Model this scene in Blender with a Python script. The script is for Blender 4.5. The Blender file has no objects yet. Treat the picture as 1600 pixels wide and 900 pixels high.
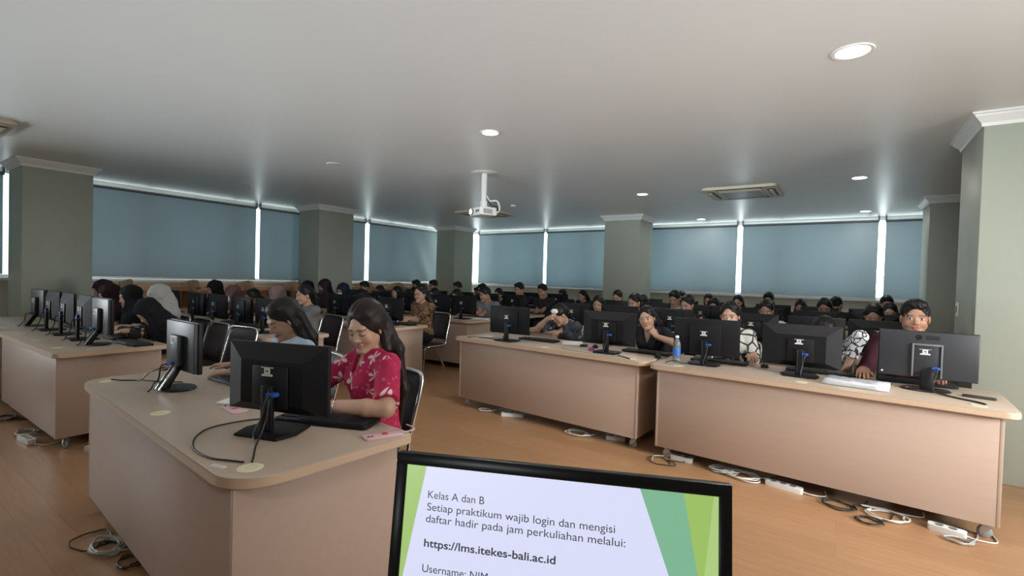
import bpy, bmesh, math, random
import numpy as np
from mathutils import Vector, Matrix

random.seed(7)
rng = np.random.default_rng(7)
SC = bpy.context.scene
COL = SC.collection
PI = math.pi

# ------------------------------------------------------------------ camera, world, lights, exposure
F_PX, YAW, PITCH, ROLL, EYE = 758.0, 0.6036, 0.0199, 0.0296, 1.4058
H_CEIL = 2.74

def make_camera():
    f = Vector((-math.sin(YAW) * math.cos(PITCH), math.cos(YAW) * math.cos(PITCH), -math.sin(PITCH)))
    r0 = Vector((math.cos(YAW), math.sin(YAW), 0))
    u0 = r0.cross(f)
    r = math.cos(ROLL) * r0 + math.sin(ROLL) * u0
    u = -math.sin(ROLL) * r0 + math.cos(ROLL) * u0
    cd = bpy.data.cameras.new('camera')
    cd.sensor_width = 36.0
    cd.lens = F_PX * 36.0 / 1600.0
    cd.clip_start = 0.05
    co = bpy.data.objects.new('camera', cd)
    co.matrix_world = Matrix(((r.x, u.x, -f.x, 0), (r.y, u.y, -f.y, 0), (r.z, u.z, -f.z, EYE), (0, 0, 0, 1)))
    COL.objects.link(co)
    SC.camera = co
make_camera()

vs = SC.view_settings
vs.view_transform = 'Standard'; vs.look = 'None'; vs.exposure = 0.0; vs.gamma = 1.0; vs.use_curve_mapping = False
SC.cycles.use_denoising = True
SC.cycles.max_bounces = 8
SC.cycles.diffuse_bounces = 5
SC.cycles.transparent_max_bounces = 8
SC.cycles.sample_clamp_indirect = 4.0
SC.cycles.caustics_reflective = False
SC.cycles.caustics_refractive = False

W = bpy.data.worlds.new('daylight'); SC.world = W; W.use_nodes = True
bg = W.node_tree.nodes['Background']
bg.inputs[0].default_value = (0.90, 0.96, 1.0, 1)
wt = W.node_tree
wc = wt.nodes.new('ShaderNodeTexCoord'); wd = wt.nodes.new('ShaderNodeVectorMath'); wd.operation = 'DOT_PRODUCT'
wd.inputs[1].default_value = (0.30, 0.95, 0.0)          # the sky is brighter beyond the back wall than beyond the left one
wr = wt.nodes.new('ShaderNodeMapRange'); wr.inputs['From Min'].default_value = -0.3; wr.inputs['From Max'].default_value = 0.95
wr.inputs['To Min'].default_value = 2.4; wr.inputs['To Max'].default_value = 7.0
wt.links.new(wc.outputs['Generated'], wd.inputs[0]); wt.links.new(wd.outputs['Value'], wr.inputs['Value']); wt.links.new(wr.outputs[0], bg.inputs[1])

def area(name, loc, target, sx, sy, power, col, spread=PI):
    l = bpy.data.lights.new(name, 'AREA'); l.shape = 'RECTANGLE'; l.size = sx; l.size_y = sy
    l.energy = power; l.color = col; l.spread = spread
    o = bpy.data.objects.new(name, l); o.location = loc
    o.rotation_euler = (Vector(target) - Vector(loc)).to_track_quat('-Z', 'Y').to_euler()
    COL.objects.link(o)
    return o
# daylight through two un-curtained openings, plus two upward fills added to brighten the ceiling
area('daylight_side_opening', (3.25, 2.45, 1.75), (0.1, 3.8, 0.75), 1.4, 1.5, 58, (1.0, 0.985, 0.97), 1.5)
area('side_ceiling_fill', (3.25, 2.25, 1.3), (1.0, 1.6, 2.74), 1.4, 0.8, 15, (1.0, 0.99, 0.97), 1.3)  # added fill aimed up from the side opening to brighten the ceiling
area('daylight_left_opening', (-9.55, -1.75, 1.75), (-4.0, 0.5, 2.74), 1.4, 1.2, 46, (0.90, 0.97, 1.0), 1.4)
area('rear_ceiling_fill', (-2.6, -3.35, 1.2), (-2.9, 2.6, 2.74), 8.0, 0.8, 56, (0.86, 0.96, 1.0), 0.55)  # added fill in front of the solid front wall, washing the ceiling

# ------------------------------------------------------------------ materials
MATS = {}
def mat(name, col, rough=0.5, metal=0.0, spec=0.5, emit=None, estr=0.0, noise=0.0, nscale=8.0, bump=0.0, bscale=60.0, coat=0.0):
    if name in MATS: return MATS[name]
    m = bpy.data.materials.new(name); m.use_nodes = True
    nt = m.node_tree; b = nt.nodes['Principled BSDF']
    b.inputs['Base Color'].default_value = (*col, 1)
    b.inputs['Roughness'].default_value = rough
    b.inputs['Metallic'].default_value = metal
    b.inputs['Specular IOR Level'].default_value = spec
    b.inputs['Coat Weight'].default_value = coat
    if emit:
        b.inputs['Emission Color'].default_value = (*emit, 1); b.inputs['Emission Strength'].default_value = estr
    tc = nt.nodes.new('ShaderNodeTexCoord')
    if noise > 0:
        n = nt.nodes.new('ShaderNodeTexNoise'); n.inputs['Scale'].default_value = nscale; n.inputs['Detail'].default_value = 5
        nt.links.new(tc.outputs['Object'], n.inputs['Vector'])
        r = nt.nodes.new('ShaderNodeMapRange')
        r.inputs['To Min'].default_value = 1 - noise; r.inputs['To Max'].default_value = 1 + noise
        nt.links.new(n.outputs['Fac'], r.inputs['Value'])
        v = nt.nodes.new('ShaderNodeVectorMath'); v.operation = 'SCALE'
        v.inputs[0].default_value = col
        nt.links.new(r.outputs[0], v.inputs['Scale'])
        nt.links.new(v.outputs[0], b.inputs['Base Color'])
    if bump > 0:
        n2 = nt.nodes.new('ShaderNodeTexNoise'); n2.inputs['Scale'].default_value = bscale; n2.inputs['Detail'].default_value = 4
        nt.links.new(tc.outputs['Object'], n2.inputs['Vector'])
        bp = nt.nodes.new('ShaderNodeBump'); bp.inputs['Strength'].default_value = bump; bp.inputs['Distance'].default_value = 0.01
        nt.links.new(n2.outputs['Fac'], bp.inputs['Height'])
        nt.links.new(bp.outputs[0], b.inputs['Normal'])
    MATS[name] = m
    return m

def floor_mat():
    m = bpy.data.materials.new('wood_vinyl_floor'); m.use_nodes = True
    nt = m.node_tree; b = nt.nodes['Principled BSDF']; L = nt.links.new
    tc = nt.nodes.new('ShaderNodeTexCoord')
    br = nt.nodes.new('ShaderNodeTexBrick'); br.inputs['Scale'].default_value = 1.0
    br.inputs['Brick Width'].default_value = 1.2; br.inputs['Row Height'].default_value = 0.16
    br.inputs['Mortar Size'].default_value = 0.0012; br.inputs['Mortar'].default_value = (0.31, 0.165, 0.08, 1)
    br.inputs['Color1'].default_value = (0.43, 0.24, 0.122, 1); br.inputs['Color2'].default_value = (0.39, 0.215, 0.108, 1)
    L(tc.outputs['Object'], br.inputs['Vector'])
    mp = nt.nodes.new('ShaderNodeMapping'); mp.inputs['Scale'].default_value = (2.0, 26.0, 1.0)
    L(tc.outputs['Object'], mp.inputs['Vector'])
    n = nt.nodes.new('ShaderNodeTexNoise'); n.inputs['Scale'].default_value = 1.6; n.inputs['Detail'].default_value = 8; n.inputs['Distortion'].default_value = 0.6
    L(mp.outputs[0], n.inputs['Vector'])
    n3 = nt.nodes.new('ShaderNodeTexNoise'); n3.inputs['Scale'].default_value = 1.1; n3.inputs['Detail'].default_value = 3
    L(tc.outputs['Object'], n3.inputs['Vector'])
    ad = nt.nodes.new('ShaderNodeMath'); ad.operation = 'ADD'
    L(n.outputs['Fac'], ad.inputs[0]); L(n3.outputs['Fac'], ad.inputs[1])
    r = nt.nodes.new('ShaderNodeMapRange'); r.inputs['From Min'].default_value = 0.5; r.inputs['From Max'].default_value = 1.5
    r.inputs['To Min'].default_value = 0.78; r.inputs['To Max'].default_value = 1.18
    L(ad.outputs[0], r.inputs['Value'])
    v = nt.nodes.new('ShaderNodeVectorMath'); v.operation = 'SCALE'
    L(br.outputs['Color'], v.inputs[0]); L(r.outputs[0], v.inputs['Scale'])
    L(v.outputs[0], b.inputs['Base Color'])
    b.inputs['Roughness'].default_value = 0.33; b.inputs['Specular IOR Level'].default_value = 0.5
    bp = nt.nodes.new('ShaderNodeBump'); bp.inputs['Strength'].default_value = 0.08
    L(n.outputs['Fac'], bp.inputs['Height']); L(bp.outputs[0], b.inputs['Normal'])
    return m

def blind_mat():
    m = bpy.data.materials.new('blackout_blind_fabric'); m.use_nodes = True
    nt = m.node_tree; L = nt.links.new
    for n in list(nt.nodes):
        if n.type == 'BSDF_PRINCIPLED': nt.nodes.remove(n)
    out = nt.nodes['Material Output']
    tc = nt.nodes.new('ShaderNodeTexCoord')
    n = nt.nodes.new('ShaderNodeTexNoise'); n.inputs['Scale'].default_value = 1.3; n.inputs['Detail'].default_value = 3
    L(tc.outputs['Object'], n.inputs['Vector'])
    r = nt.nodes.new('ShaderNodeMapRange'); r.inputs['To Min'].default_value = 0.8; r.inputs['To Max'].default_value = 1.2
    L(n.outputs['Fac'], r.inputs['Value'])
    v = nt.nodes.new('ShaderNodeVectorMath'); v.operation = 'SCALE'; v.inputs[0].default_value = (0.027, 0.040, 0.046)
    L(r.outputs[0], v.inputs['Scale'])
    d = nt.nodes.new('ShaderNodeBsdfDiffuse'); d.inputs['Color'].default_value = (0.18, 0.21, 0.215, 1)
    t = nt.nodes.new('ShaderNodeBsdfTranslucent'); L(v.outputs[0], t.inputs['Color'])
    g = nt.nodes.new('ShaderNodeBsdfGlossy'); g.inputs['Roughness'].default_value = 0.45; g.inputs['Color'].default_value = (0.05, 0.05, 0.05, 1)
    a = nt.nodes.new('ShaderNodeAddShader'); L(d.outputs[0], a.inputs[0]); L(t.outputs[0], a.inputs[1])
    a2 = nt.nodes.new('ShaderNodeAddShader'); L(a.outputs[0], a2.inputs[0]); L(g.outputs[0], a2.inputs[1])
    L(a2.outputs[0], out.inputs['Surface'])
    return m

def glass_mat():
    m = bpy.data.materials.new('window_glass'); m.use_nodes = True
    nt = m.node_tree; L = nt.links.new
    for n in list(nt.nodes):
        if n.type == 'BSDF_PRINCIPLED': nt.nodes.remove(n)
    out = nt.nodes['Material Output']
    t = nt.nodes.new('ShaderNodeBsdfTransparent'); t.inputs['Color'].default_value = (0.93, 0.97, 0.96, 1)
    g = nt.nodes.new('ShaderNodeBsdfGlossy'); g.inputs['Roughness'].default_value = 0.02
    mx = nt.nodes.new('ShaderNodeMixShader'); mx.inputs[0].default_value = 0.06
    L(t.outputs[0], mx.inputs[1]); L(g.outputs[0], mx.inputs[2]); L(mx.outputs[0], out.inputs['Surface'])
    return m

def laminate_mat(name, col):
    m = bpy.data.materials.new(name); m.use_nodes = True
    nt = m.node_tree; b = nt.nodes['Principled BSDF']; L = nt.links.new
    tc = nt.nodes.new('ShaderNodeTexCoord')
    mp = nt.nodes.new('ShaderNodeMapping'); mp.inputs['Scale'].default_value = (1.2, 14.0, 14.0)
    L(tc.outputs['Object'], mp.inputs['Vector'])
    n = nt.nodes.new('ShaderNodeTexNoise'); n.inputs['Scale'].default_value = 2.2; n.inputs['Detail'].default_value = 6
    L(mp.outputs[0], n.inputs['Vector'])
    r = nt.nodes.new('ShaderNodeMapRange'); r.inputs['To Min'].default_value = 0.95; r.inputs['To Max'].default_value = 1.05
    L(n.outputs['Fac'], r.inputs['Value'])
    v = nt.nodes.new('ShaderNodeVectorMath'); v.operation = 'SCALE'; v.inputs[0].default_value = col
    L(r.outputs[0], v.inputs['Scale']); L(v.outputs[0], b.inputs['Base Color'])
    b.inputs['Roughness'].default_value = 0.42
    return m

M_FLOOR = floor_mat(); M_BLIND = blind_mat(); M_GLASS = glass_mat()
M_LAM = laminate_mat('desk_laminate', (0.475, 0.360, 0.288))
M_TOP = laminate_mat('desktop_laminate', (0.47, 0.375, 0.29))
M_EDGE = mat('desk_edge_band', (0.60, 0.44, 0.31), 0.45, noise=0.04, nscale=20)
M_WALL = mat('sage_wall_paint', (0.37, 0.405, 0.335), 0.5, noise=0.03, nscale=3, bump=0.05, bscale=120)
M_WALLB = mat('cream_wall_paint', (0.60, 0.60, 0.52), 0.6, noise=0.03, nscale=3, bump=0.05, bscale=120)
M_CEIL = mat('ceiling_paint', (0.80, 0.82, 0.82), 0.36, noise=0.02, nscale=1.5, bump=0.03, bscale=5)
M_WHITE = mat('white_gloss_trim', (0.78, 0.79, 0.77), 0.4, noise=0.02)
M_ALU = mat('aluminium_frame', (0.75, 0.77, 0.78), 0.4, 0.6, noise=0.02)
M_BLACK = mat('black_plastic', (0.0065, 0.007, 0.008), 0.5, spec=0.3, noise=0.1, nscale=40)
M_BLACK2 = mat('black_gloss_plastic', (0.007, 0.0075, 0.008), 0.3, spec=0.3, noise=0.1, nscale=40)
M_DGREY = mat('dark_grey_plastic', (0.026, 0.029, 0.033), 0.45, noise=0.08, nscale=40)
M_GREY = mat('grey_plastic', (0.16, 0.17, 0.18), 0.4, noise=0.05, nscale=40)
M_KEY = mat('black_key_plastic', (0.02, 0.021, 0.024), 0.5, noise=0.1, nscale=80)
M_CHROME = mat('chrome', (0.72, 0.72, 0.72), 0.18, 1.0, noise=0.03)
M_VINYL = mat('brown_black_vinyl', (0.03, 0.022, 0.022), 0.45, noise=0.1, bump=0.12, bscale=150)
M_BLUE = mat('blue_connector', (0.03, 0.10, 0.45), 0.4, noise=0.05)
M_STICK = mat('white_sticker', (0.75, 0.75, 0.72), 0.5, noise=0.03, nscale=60)
M_CABW = mat('white_cable', (0.66, 0.65, 0.60), 0.45, noise=0.05)
M_CABB = mat('black_cable', (0.012, 0.012, 0.013), 0.5, noise=0.05)
M_CABG = mat('grey_cable', (0.38, 0.38, 0.36), 0.5, noise=0.05)
M_CREAM = mat('cream_grommet', (0.72, 0.66, 0.45), 0.5, noise=0.04)
M_WHEEL = mat('grey_caster_rubber', (0.30, 0.31, 0.31), 0.5, noise=0.05)
M_STEEL = mat('steel', (0.55, 0.56, 0.57), 0.35, 0.9, noise=0.05)
M_WOOD = mat('carrel_veneer', (0.52, 0.30, 0.17), 0.45, noise=0.12, nscale=6)
M_PAPER = mat('paper', (0.78, 0.78, 0.76), 0.7, noise=0.02)
M_ACBODY = mat('aged_ac_plastic', (0.60, 0.54, 0.42), 0.45, noise=0.06, nscale=4)
M_SCREEN = mat('lit_screen', (0.02, 0.02, 0.02), 0.3, emit=(0.75, 0.85, 1.0), estr=0.8, noise=0.02)

# ------------------------------------------------------------------ object helpers
def tag(o, label=None, cat=None, group=None, kind=None):
    if label: o['label'] = label
    if cat: o['category'] = cat
    if group: o['group'] = group
    if kind: o['kind'] = kind
    return o

def link(name, me, m=None, parent=None, loc=None, smooth=None):
    o = bpy.data.objects.new(name, me)
    COL.objects.link(o)
    if m is not None and len(me.materials) == 0:
        for x in (m if isinstance(m, (list, tuple)) else [m]): me.materials.append(x)
    if parent is not None: o.parent = parent
    if loc is not None: o.location = loc
    return o

def empty(name, loc=(0, 0, 0), rz=0.0):
    o = bpy.data.objects.new(name, None); o.location = loc; o.rotation_euler = (0, 0, rz)
    o.empty_display_size = 0.1
    COL.objects.link(o)
    return o

def copy_tree(o, parent=None):
    c = o.copy(); COL.objects.link(c)
    if parent is not None: c.parent = parent
    for ch in list(o.children): copy_tree(ch, c)
    return c

class MB:
    """collects shapes into one bmesh"""
    def __init__(s): s.bm = bmesh.new()
    def box(s, lo, hi, bev=0.0, seg=2, M=None, mi=0):
        b = bmesh.new()
        bmesh.ops.create_cube(b, size=1.0)
        for v in b.verts:
            v.co = Vector([(lo[i] + hi[i]) / 2 + v.co[i] * (hi[i] - lo[i]) for i in range(3)])
        if bev > 0:
            bmesh.ops.bevel(b, geom=b.edges[:], offset=bev, segments=seg, affect='EDGES', profile=0.5)
        s._merge(b, M, mi); return s
    def prism(s, pts, z0, z1, bev=0.0, M=None, mi=0, seg=2):
        b = bmesh.new()
        vb = [b.verts.new((p[0], p[1], z0)) for p in pts]
        vt = [b.verts.new((p[0], p[1], z1)) for p in pts]
        n = len(pts)
        b.faces.new(vb[::-1]); b.faces.new(vt)
        for i in range(n):
            b.faces.new((vb[i], vb[(i + 1) % n], vt[(i + 1) % n], vt[i]))
        if bev > 0:
            ed = [e for e in b.edges if abs(e.verts[0].co.z - e.verts[1].co.z) < 1e-6]
            bmesh.ops.bevel(b, geom=ed, offset=bev, segments=seg, affect='EDGES', profile=0.5)
        s._merge(b, M, mi); return s
    def lathe(s, prof, n=24, M=None, mi=0):
        """prof: (radius, z) pairs from bottom to top"""
        b = bmesh.new(); rings = []
        for r, z in prof:
            if r < 1e-6: rings.append([b.verts.new((0, 0, z))])
            else: rings.append([b.verts.new((r * math.cos(2 * PI * i / n), r * math.sin(2 * PI * i / n), z)) for i in range(n)])
        for a, c in zip(rings, rings[1:]):
            for i in range(n):
                j = (i + 1) % n
                if len(a) == 1 and len(c) == 1: continue
                if len(a) == 1: b.faces.new((a[0], c[j], c[i]))
                elif len(c) == 1: b.faces.new((a[i], a[j], c[0]))
                else: b.faces.new((a[i], a[j], c[j], c[i]))
        for rg, fl in ((rings[0], True), (rings[-1], False)):
            if len(rg) > 1: b.faces.new(rg[::-1] if fl else rg)
        s._merge(b, M, mi); return s
    def cyl(s, a, c, r, n=16, mi=0, r2=None):
        a = Vector(a); c = Vector(c); d = c - a
        M = Matrix.Translation(a) @ d.to_track_quat('Z', 'Y').to_matrix().to_4x4()
        return s.lathe([(r, 0), (r if r2 is None else r2, d.length)], n, M, mi)
    def tube(s, pts, r, n=8, closed=False, mi=0, smooth=True, res=6):
        P = [Vector(p) for p in pts]
        if smooth and len(P) > 2: P = catmull(P, res, closed)
        b = bmesh.new(); rings = []; m = len(P); up = Vector((0.13, 0.21, 1)).normalized(); nx = None
        for i in range(m):
            if closed: t = P[(i + 1) % m] - P[i - 1]
            else: t = P[min(i + 1, m - 1)] - P[max(i - 1, 0)]
            if t.length < 1e-9: t = Vector((0, 0, 1))
            t.normalize()
            if nx is None:
                nx = t.cross(up)
                if nx.length < 1e-3: nx = t.cross(Vector((1, 0, 0)))
            nx = (nx - t * nx.dot(t)).normalized(); ny = t.cross(nx)
            rings.append([b.verts.new(P[i] + (nx * math.cos(2 * PI * k / n) + ny * math.sin(2 * PI * k / n)) * r) for k in range(n)])
        for i in range(m if closed else m - 1):
            a, c = rings[i], rings[(i + 1) % m]
            for k in range(n):
                b.faces.new((a[k], a[(k + 1) % n], c[(k + 1) % n], c[k]))
        if not closed:
            b.faces.new(rings[0][::-1]); b.faces.new(rings[-1])
        s._merge(b, None, mi); return s
    def _merge(s, b, M, mi):
        if M is not None: bmesh.ops.transform(b, matrix=M, verts=b.verts[:])
        for f in b.faces: f.material_index = mi
        me = bpy.data.meshes.new('tmp'); b.to_mesh(me); b.free()
        s.bm.from_mesh(me); bpy.data.meshes.remove(me)
    def build(s, name, m, parent=None, loc=None, smooth=True, angle=0.7):
        bmesh.ops.recalc_face_normals(s.bm, faces=s.bm.faces[:])
        if smooth:
            for f in s.bm.faces: f.smooth = True
            for e in s.bm.edges:
                if len(e.link_faces) == 2 and e.calc_face_angle(0) > angle: e.smooth = False
        me = bpy.data.meshes.new(name); s.bm.to_mesh(me); s.bm.free()
        for x in (m if isinstance(m, (list, tuple)) else [m]): me.materials.append(x)
        return link(name, me, None, parent, loc)

def catmull(P, res, closed=False):
    out = []; n = len(P)
    for i in range(n if closed else n - 1):
        p0 = P[i - 1] if (closed or i > 0) else P[0] * 2 - P[1]
        p1 = P[i]; p2 = P[(i + 1) % n]
        p3 = P[(i + 2) % n] if (closed or i + 2 < n) else P[n - 1] * 2 - P[n - 2]
        for k in range(res):
            t = k / res
            out.append(0.5 * ((2 * p1) + (p2 - p0) * t + (2 * p0 - 5 * p1 + 4 * p2 - p3) * t * t + (3 * p1 - p0 - 3 * p2 + p3) * t ** 3))
    if not closed: out.append(P[-1])
    return out

def rrect(x0, y0, x1, y1, r, n=6):
    """rounded rectangle; r = radius or (r at x0y0, x1y0, x1y1, x0y1)"""
    rs = r if isinstance(r, (tuple, list)) else (r,) * 4
    out = []
    for (cx, cy, a0), rr in zip(((x0, y0, PI), (x1, y0, 1.5 * PI), (x1, y1, 0), (x0, y1, 0.5 * PI)), rs):
        sx = 1 if cx == x0 else -1; sy = 1 if cy == y0 else -1
        if rr < 1e-4: out.append((cx, cy)); continue
        for k in range(n + 1):
            a = a0 + 0.5 * PI * k / n
            out.append((cx + sx * rr + rr * math.cos(a), cy + sy * rr + rr * math.sin(a)))
    return out

def rot_z(a): return Matrix.Rotation(a, 4, 'Z')
def rot_x(a): return Matrix.Rotation(a, 4, 'X')
def rot_y(a): return Matrix.Rotation(a, 4, 'Y')
def tr(x, y, z): return Matrix.Translation((x, y, z))

# ------------------------------------------------------------------ the room
XL, YB = -9.70, 11.14          # inner faces of the two window walls
XR, YF = 3.40, -3.50           # unseen sides
Z_SILL, Z_HEAD = 1.20, 2.72
T = 0.22

def struct(name, mb, m, **k): return tag(mb.build(name, m, **k), kind='structure')
struct('floor', MB().box((XL - T, YF - T, -0.1), (XR + T, YB + T, 0)), M_FLOOR)
struct('ceiling', MB().box((XL - T, YF - T, H_CEIL), (XR + T, YB + T, H_CEIL + 0.15)), M_CEIL)
# window walls: breast wall below the sill and a thin head above
struct('wall_left', MB().box((XL - T, YF - T, 0), (XL, YB + T, Z_SILL)).box((XL - T, YF - T, Z_HEAD), (XL, YB + T, H_CEIL)).box((XL - T, YF - T, Z_SILL), (XL, YF + 1.0, Z_HEAD)), M_WALLB)
struct('wall_back', MB().box((XL, YB, 0), (XR + T, YB + T, Z_SILL)).box((XL, YB, Z_HEAD), (XR + T, YB + T, H_CEIL)).box((1.75, YB, Z_SILL), (XR + T, YB + T, Z_HEAD)), M_WALLB)
struct('wall_front', MB().box((XL, YF - T, 0), (XR, YF, H_CEIL)), mat('dark_front_wall', (0.16, 0.17, 0.16), 0.6, noise=0.05))
struct('wall_right', MB().box((XR, YF, 0), (XR + T, YB, 0.85)).box((XR, YF, 2.62), (XR + T, YB, H_CEIL)).box((XR, YF, 0.85), (XR + T, 1.75, 2.62)).box((XR, 3.2, 0.85), (XR + T, YB, 2.62)), M_WALL)
# return wall to the side of the nearest pillar
struct('wall_return', MB().box((1.60, 5.2, 0), (XR, 5.4, H_CEIL)), M_WALL)
# sills
struct('trim_1', MB().box((XL, YF, Z_SILL - 0.035), (XL + 0.055, YB, Z_SILL + 0.012), 0.006), M_WHITE)
struct('trim_2', MB().box((XL + 0.055, YB - 0.055, Z_SILL - 0.035), (XR, YB, Z_SILL + 0.012), 0.006), M_WHITE)

def window_left(n, y0, y1, ny):
    root = empty('window_%d' % n, (XL - 0.09, 0, 0)); tag(root, kind='structure')
    f = MB()
    f.box((-0.03, y0, Z_SILL), (0.03, y1, Z_SILL + 0.05)).box((-0.03, y0, Z_HEAD - 0.05), (0.03, y1, Z_HEAD))
    for i in range(ny + 1):
        y = y0 + (y1 - y0) * i / ny
        f.box((-0.03, y - 0.025, Z_SILL + 0.05), (0.03, y + 0.025, Z_HEAD - 0.05))
    f.build('window_frame', M_ALU, root)
    MB().box((-0.004, y0, Z_SILL + 0.05), (0.004, y1, Z_HEAD - 0.05)).build('window_pane', M_GLASS, root)

def window_back(n, x0, x1, nx):
    root = empty('window_%d' % n, (0, YB + 0.09, 0)); tag(root, kind='structure')
    f = MB()
    f.box((x0, -0.03, Z_SILL), (x1, 0.03, Z_SILL + 0.05)).box((x0, -0.03, Z_HEAD - 0.05), (x1, 0.03, Z_HEAD))
    for i in range(nx + 1):
        x = x0 + (x1 - x0) * i / nx
        f.box((x - 0.025, -0.03, Z_SILL + 0.05), (x + 0.025, 0.03, Z_HEAD - 0.05))
    f.build('window_frame', M_ALU, root)
    MB().box((x0, -0.004, Z_SILL + 0.05), (x1, 0.004, Z_HEAD - 0.05)).build('window_pane', M_GLASS, root)
window_left(1, YF + 1.0, 1.9, 3); window_left(2, 1.9, 6.1, 3); window_left(3, 6.1, YB - 0.06, 4)
window_back(4, XL + 0.06, -4.0, 4); window_back(5, -4.0, 1.75, 4)

# pillars with crown mouldings
def pillar(n, x0, y0, x1, y1):
    root = empty('pillar', ((x0 + x1) / 2, (y0 + y1) / 2, 0)); tag(root, kind='structure')
    hx, hy = (x1 - x0) / 2, (y1 - y0) / 2
    MB().box((-hx, -hy, 0), (hx, hy, H_CEIL), 0.008).build('pillar_shaft', M_WALL, root)
    c = MB()
    prof = [(0.0, -0.10), (0.012, -0.10), (0.018, -0.075), (0.04, -0.05), (0.058, -0.03), (0.062, -0.018), (0.075, -0.014), (0.075, 0.0)]
    b = bmesh.new(); rings = []
    for d, z in prof:
        rings.append([b.verts.new((sx * (hx + d), sy * (hy + d), H_CEIL + z)) for sx, sy in ((-1, -1), (1, -1), (1, 1), (-1, 1))])
    for a, q in zip(rings, rings[1:]):
        for i in range(4): b.faces.new((a[i], a[(i + 1) % 4], q[(i + 1) % 4], q[i]))
    c._merge(b, None, 0)
    c.build('crown_moulding', M_WHITE, root, angle=0.3)
    return root
pillar(1, -9.28, 1.52, -8.56, 2.22)
pillar(2, -9.20, 5.66, -8.52, 6.46)
pillar(3, -9.20, 9.68, -8.55, 10.45)
pillar(4, -4.14, 9.30, -3.38, 10.02)
pillar(5, 0.93, 9.02, 1.66, 9.80)
pillar(6, 0.80, 4.98, 1.62, 5.80)
root = empty('light_switch', (0.80, 5.66, 1.25)); tag(root, 'small white wall switch on the pillar behind the last right-hand desk', 'switch')
MB().box((-0.009, -0.04, -0.06), (0.0, 0.04, 0.06), 0.003).build('switch_plate', M_WHITE, root)
MB().box((-0.014, -0.014, -0.03), (-0.009, 0.014, 0.03), 0.002).build('rocker', M_GREY, root)

# roller blinds
def blind(x0, y0, x1, y1, z0, label, sag=0.0):
    """blind hanging between two plan points"""
    a = Vector((x0, y0, 0)); b = Vector((x1, y1, 0)); L = (b - a).length
    root = empty('roller_blind', ((x0 + x1) / 2, (y0 + y1) / 2, 0), math.atan2(y1 - y0, x1 - x0))
    tag(root, label, 'blind', 'roller blinds on the windows')
    me = bmesh.new(); nx, nz = 40, 24; zt = 2.635
    grid = []
    ph = random.random() * 6
    for i in range(nx + 1):
        col = []
        for k in range(nz + 1):
            u = i / nx; v = k / nz
            x = -L / 2 + L * u; z = z0 + (zt - z0) * v
            w = 0.004 * math.sin(9 * u + ph) * (1 - v) + sag * (math.sin(18 * (u - 0.3 * v)) * math.exp(-((u - 0.3) * 4) ** 2) + math.sin(20 * (u + 0.35 * v)) * math.exp(-((u - 0.75) * 4) ** 2)) * (1 - v * 0.6)
            col.append(me.verts.new((x, w, z)))
        grid.append(col)
    for i in range(nx):
        for k in range(nz):
            f = me.faces.new((grid[i][k], grid[i + 1][k], grid[i + 1][k + 1], grid[i][k + 1])); f.smooth = True
    m = bpy.data.meshes.new('blind_fabric'); me.to_mesh(m); me.free()
    link('blind_fabric', m, M_BLIND, root)
    MB().cyl((-L / 2, 0, 2.645), (L / 2, 0, 2.645), 0.024, 16).build('roller_tube', M_GREY, root)
    MB().box((-L / 2, -0.010, z0 - 0.014), (L / 2, 0.010, z0 + 0.012), 0.003).build('bottom_bar', M_ALU, root)
    for s in (-1, 1):
        MB().box((s * (L / 2) - 0.012, -0.03, 2.62), (s * (L / 2) + 0.012, 0.03, H_CEIL - 0.001), 0.002).build('bracket', M_GREY, root)
BX = XL + 0.09; BY = YB - 0.09
blind(BX, -1.0, BX, 1.52, 1.27, 'grey-blue roller blind at the extreme left edge, before the first pillar')
blind(BX, 1.62, BX, 5.00, 1.235, 'widest grey-blue roller blind on the left wall, behind the headscarf students')
blind(BX, 5.075, BX, 7.63, 1.235, 'grey-blue roller blind meeting the second left pillar, between two bright gaps')
blind(BX, 7.75, BX, 10.16, 1.235, 'creased grey-blue roller blind on the left wall beside the corner pillar', 0.016)
blind(-8.83, BY, -6.63, BY, 1.225, 'grey-blue roller blind on the back wall beside the corner pillar')
blind(-6.54, BY, -4.30, BY, 1.225, 'dark grey-blue roller blind directly left of the middle back pillar')
blind(-4.22, BY, -1.92, BY, 1.225, 'grey-blue roller blind directly right of the middle back pillar')
blind(-1.82, BY, 0.44, BY, 1.225, 'wide grey-blue roller blind on the back wall behind the ceiling cassette')
blind(0.545, BY, 1.30, BY, 1.225, 'narrow grey-blue roller blind in the last gap before the far right pillar')

# ceiling lamps
M_LAMP = mat('lamp_glow', (0.9, 0.9, 0.9), 0.5, emit=(1.0, 0.98, 0.95), estr=14.0, noise=0.01)
M_LAMPOFF = mat('lamp_diffuser_off', (0.72, 0.72, 0.72), 0.3, noise=0.01)
def downlight(x, y, lit, label, power=16, rad=0.075):
    root = empty('downlight', (x, y, H_CEIL)); tag(root, label, 'ceiling light', 'round recessed downlights')
    MB().lathe([(rad - 0.004, -0.004), (rad + 0.016, -0.006), (rad + 0.020, -0.002), (rad + 0.020, 0.0)], 32).build('ring', M_WHITE, root)
    MB().lathe([(0.0, -0.008), (rad * 0.7, -0.007), (rad, -0.004), (rad, 0.0)], 32).build('diffuser', M_LAMP if lit else M_LAMPOFF, root)
    if lit:
        l = bpy.data.lights.new('downlight_lamp', 'AREA'); l.shape = 'DISK'; l.size = 2 * rad; l.energy = power; l.color = (1.0, 0.97, 0.92)
        lo = bpy.data.objects.new('downlight_lamp', l); lo.location = (0, 0, -0.02); lo.parent = root; COL.objects.link(lo)
downlight(-0.02, 3.34, True, 'large bright round downlight closest to the camera', 13, 0.085)
downlight(-2.75, 3.56, True, 'lit round downlight in front of the projector', 9)
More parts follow.
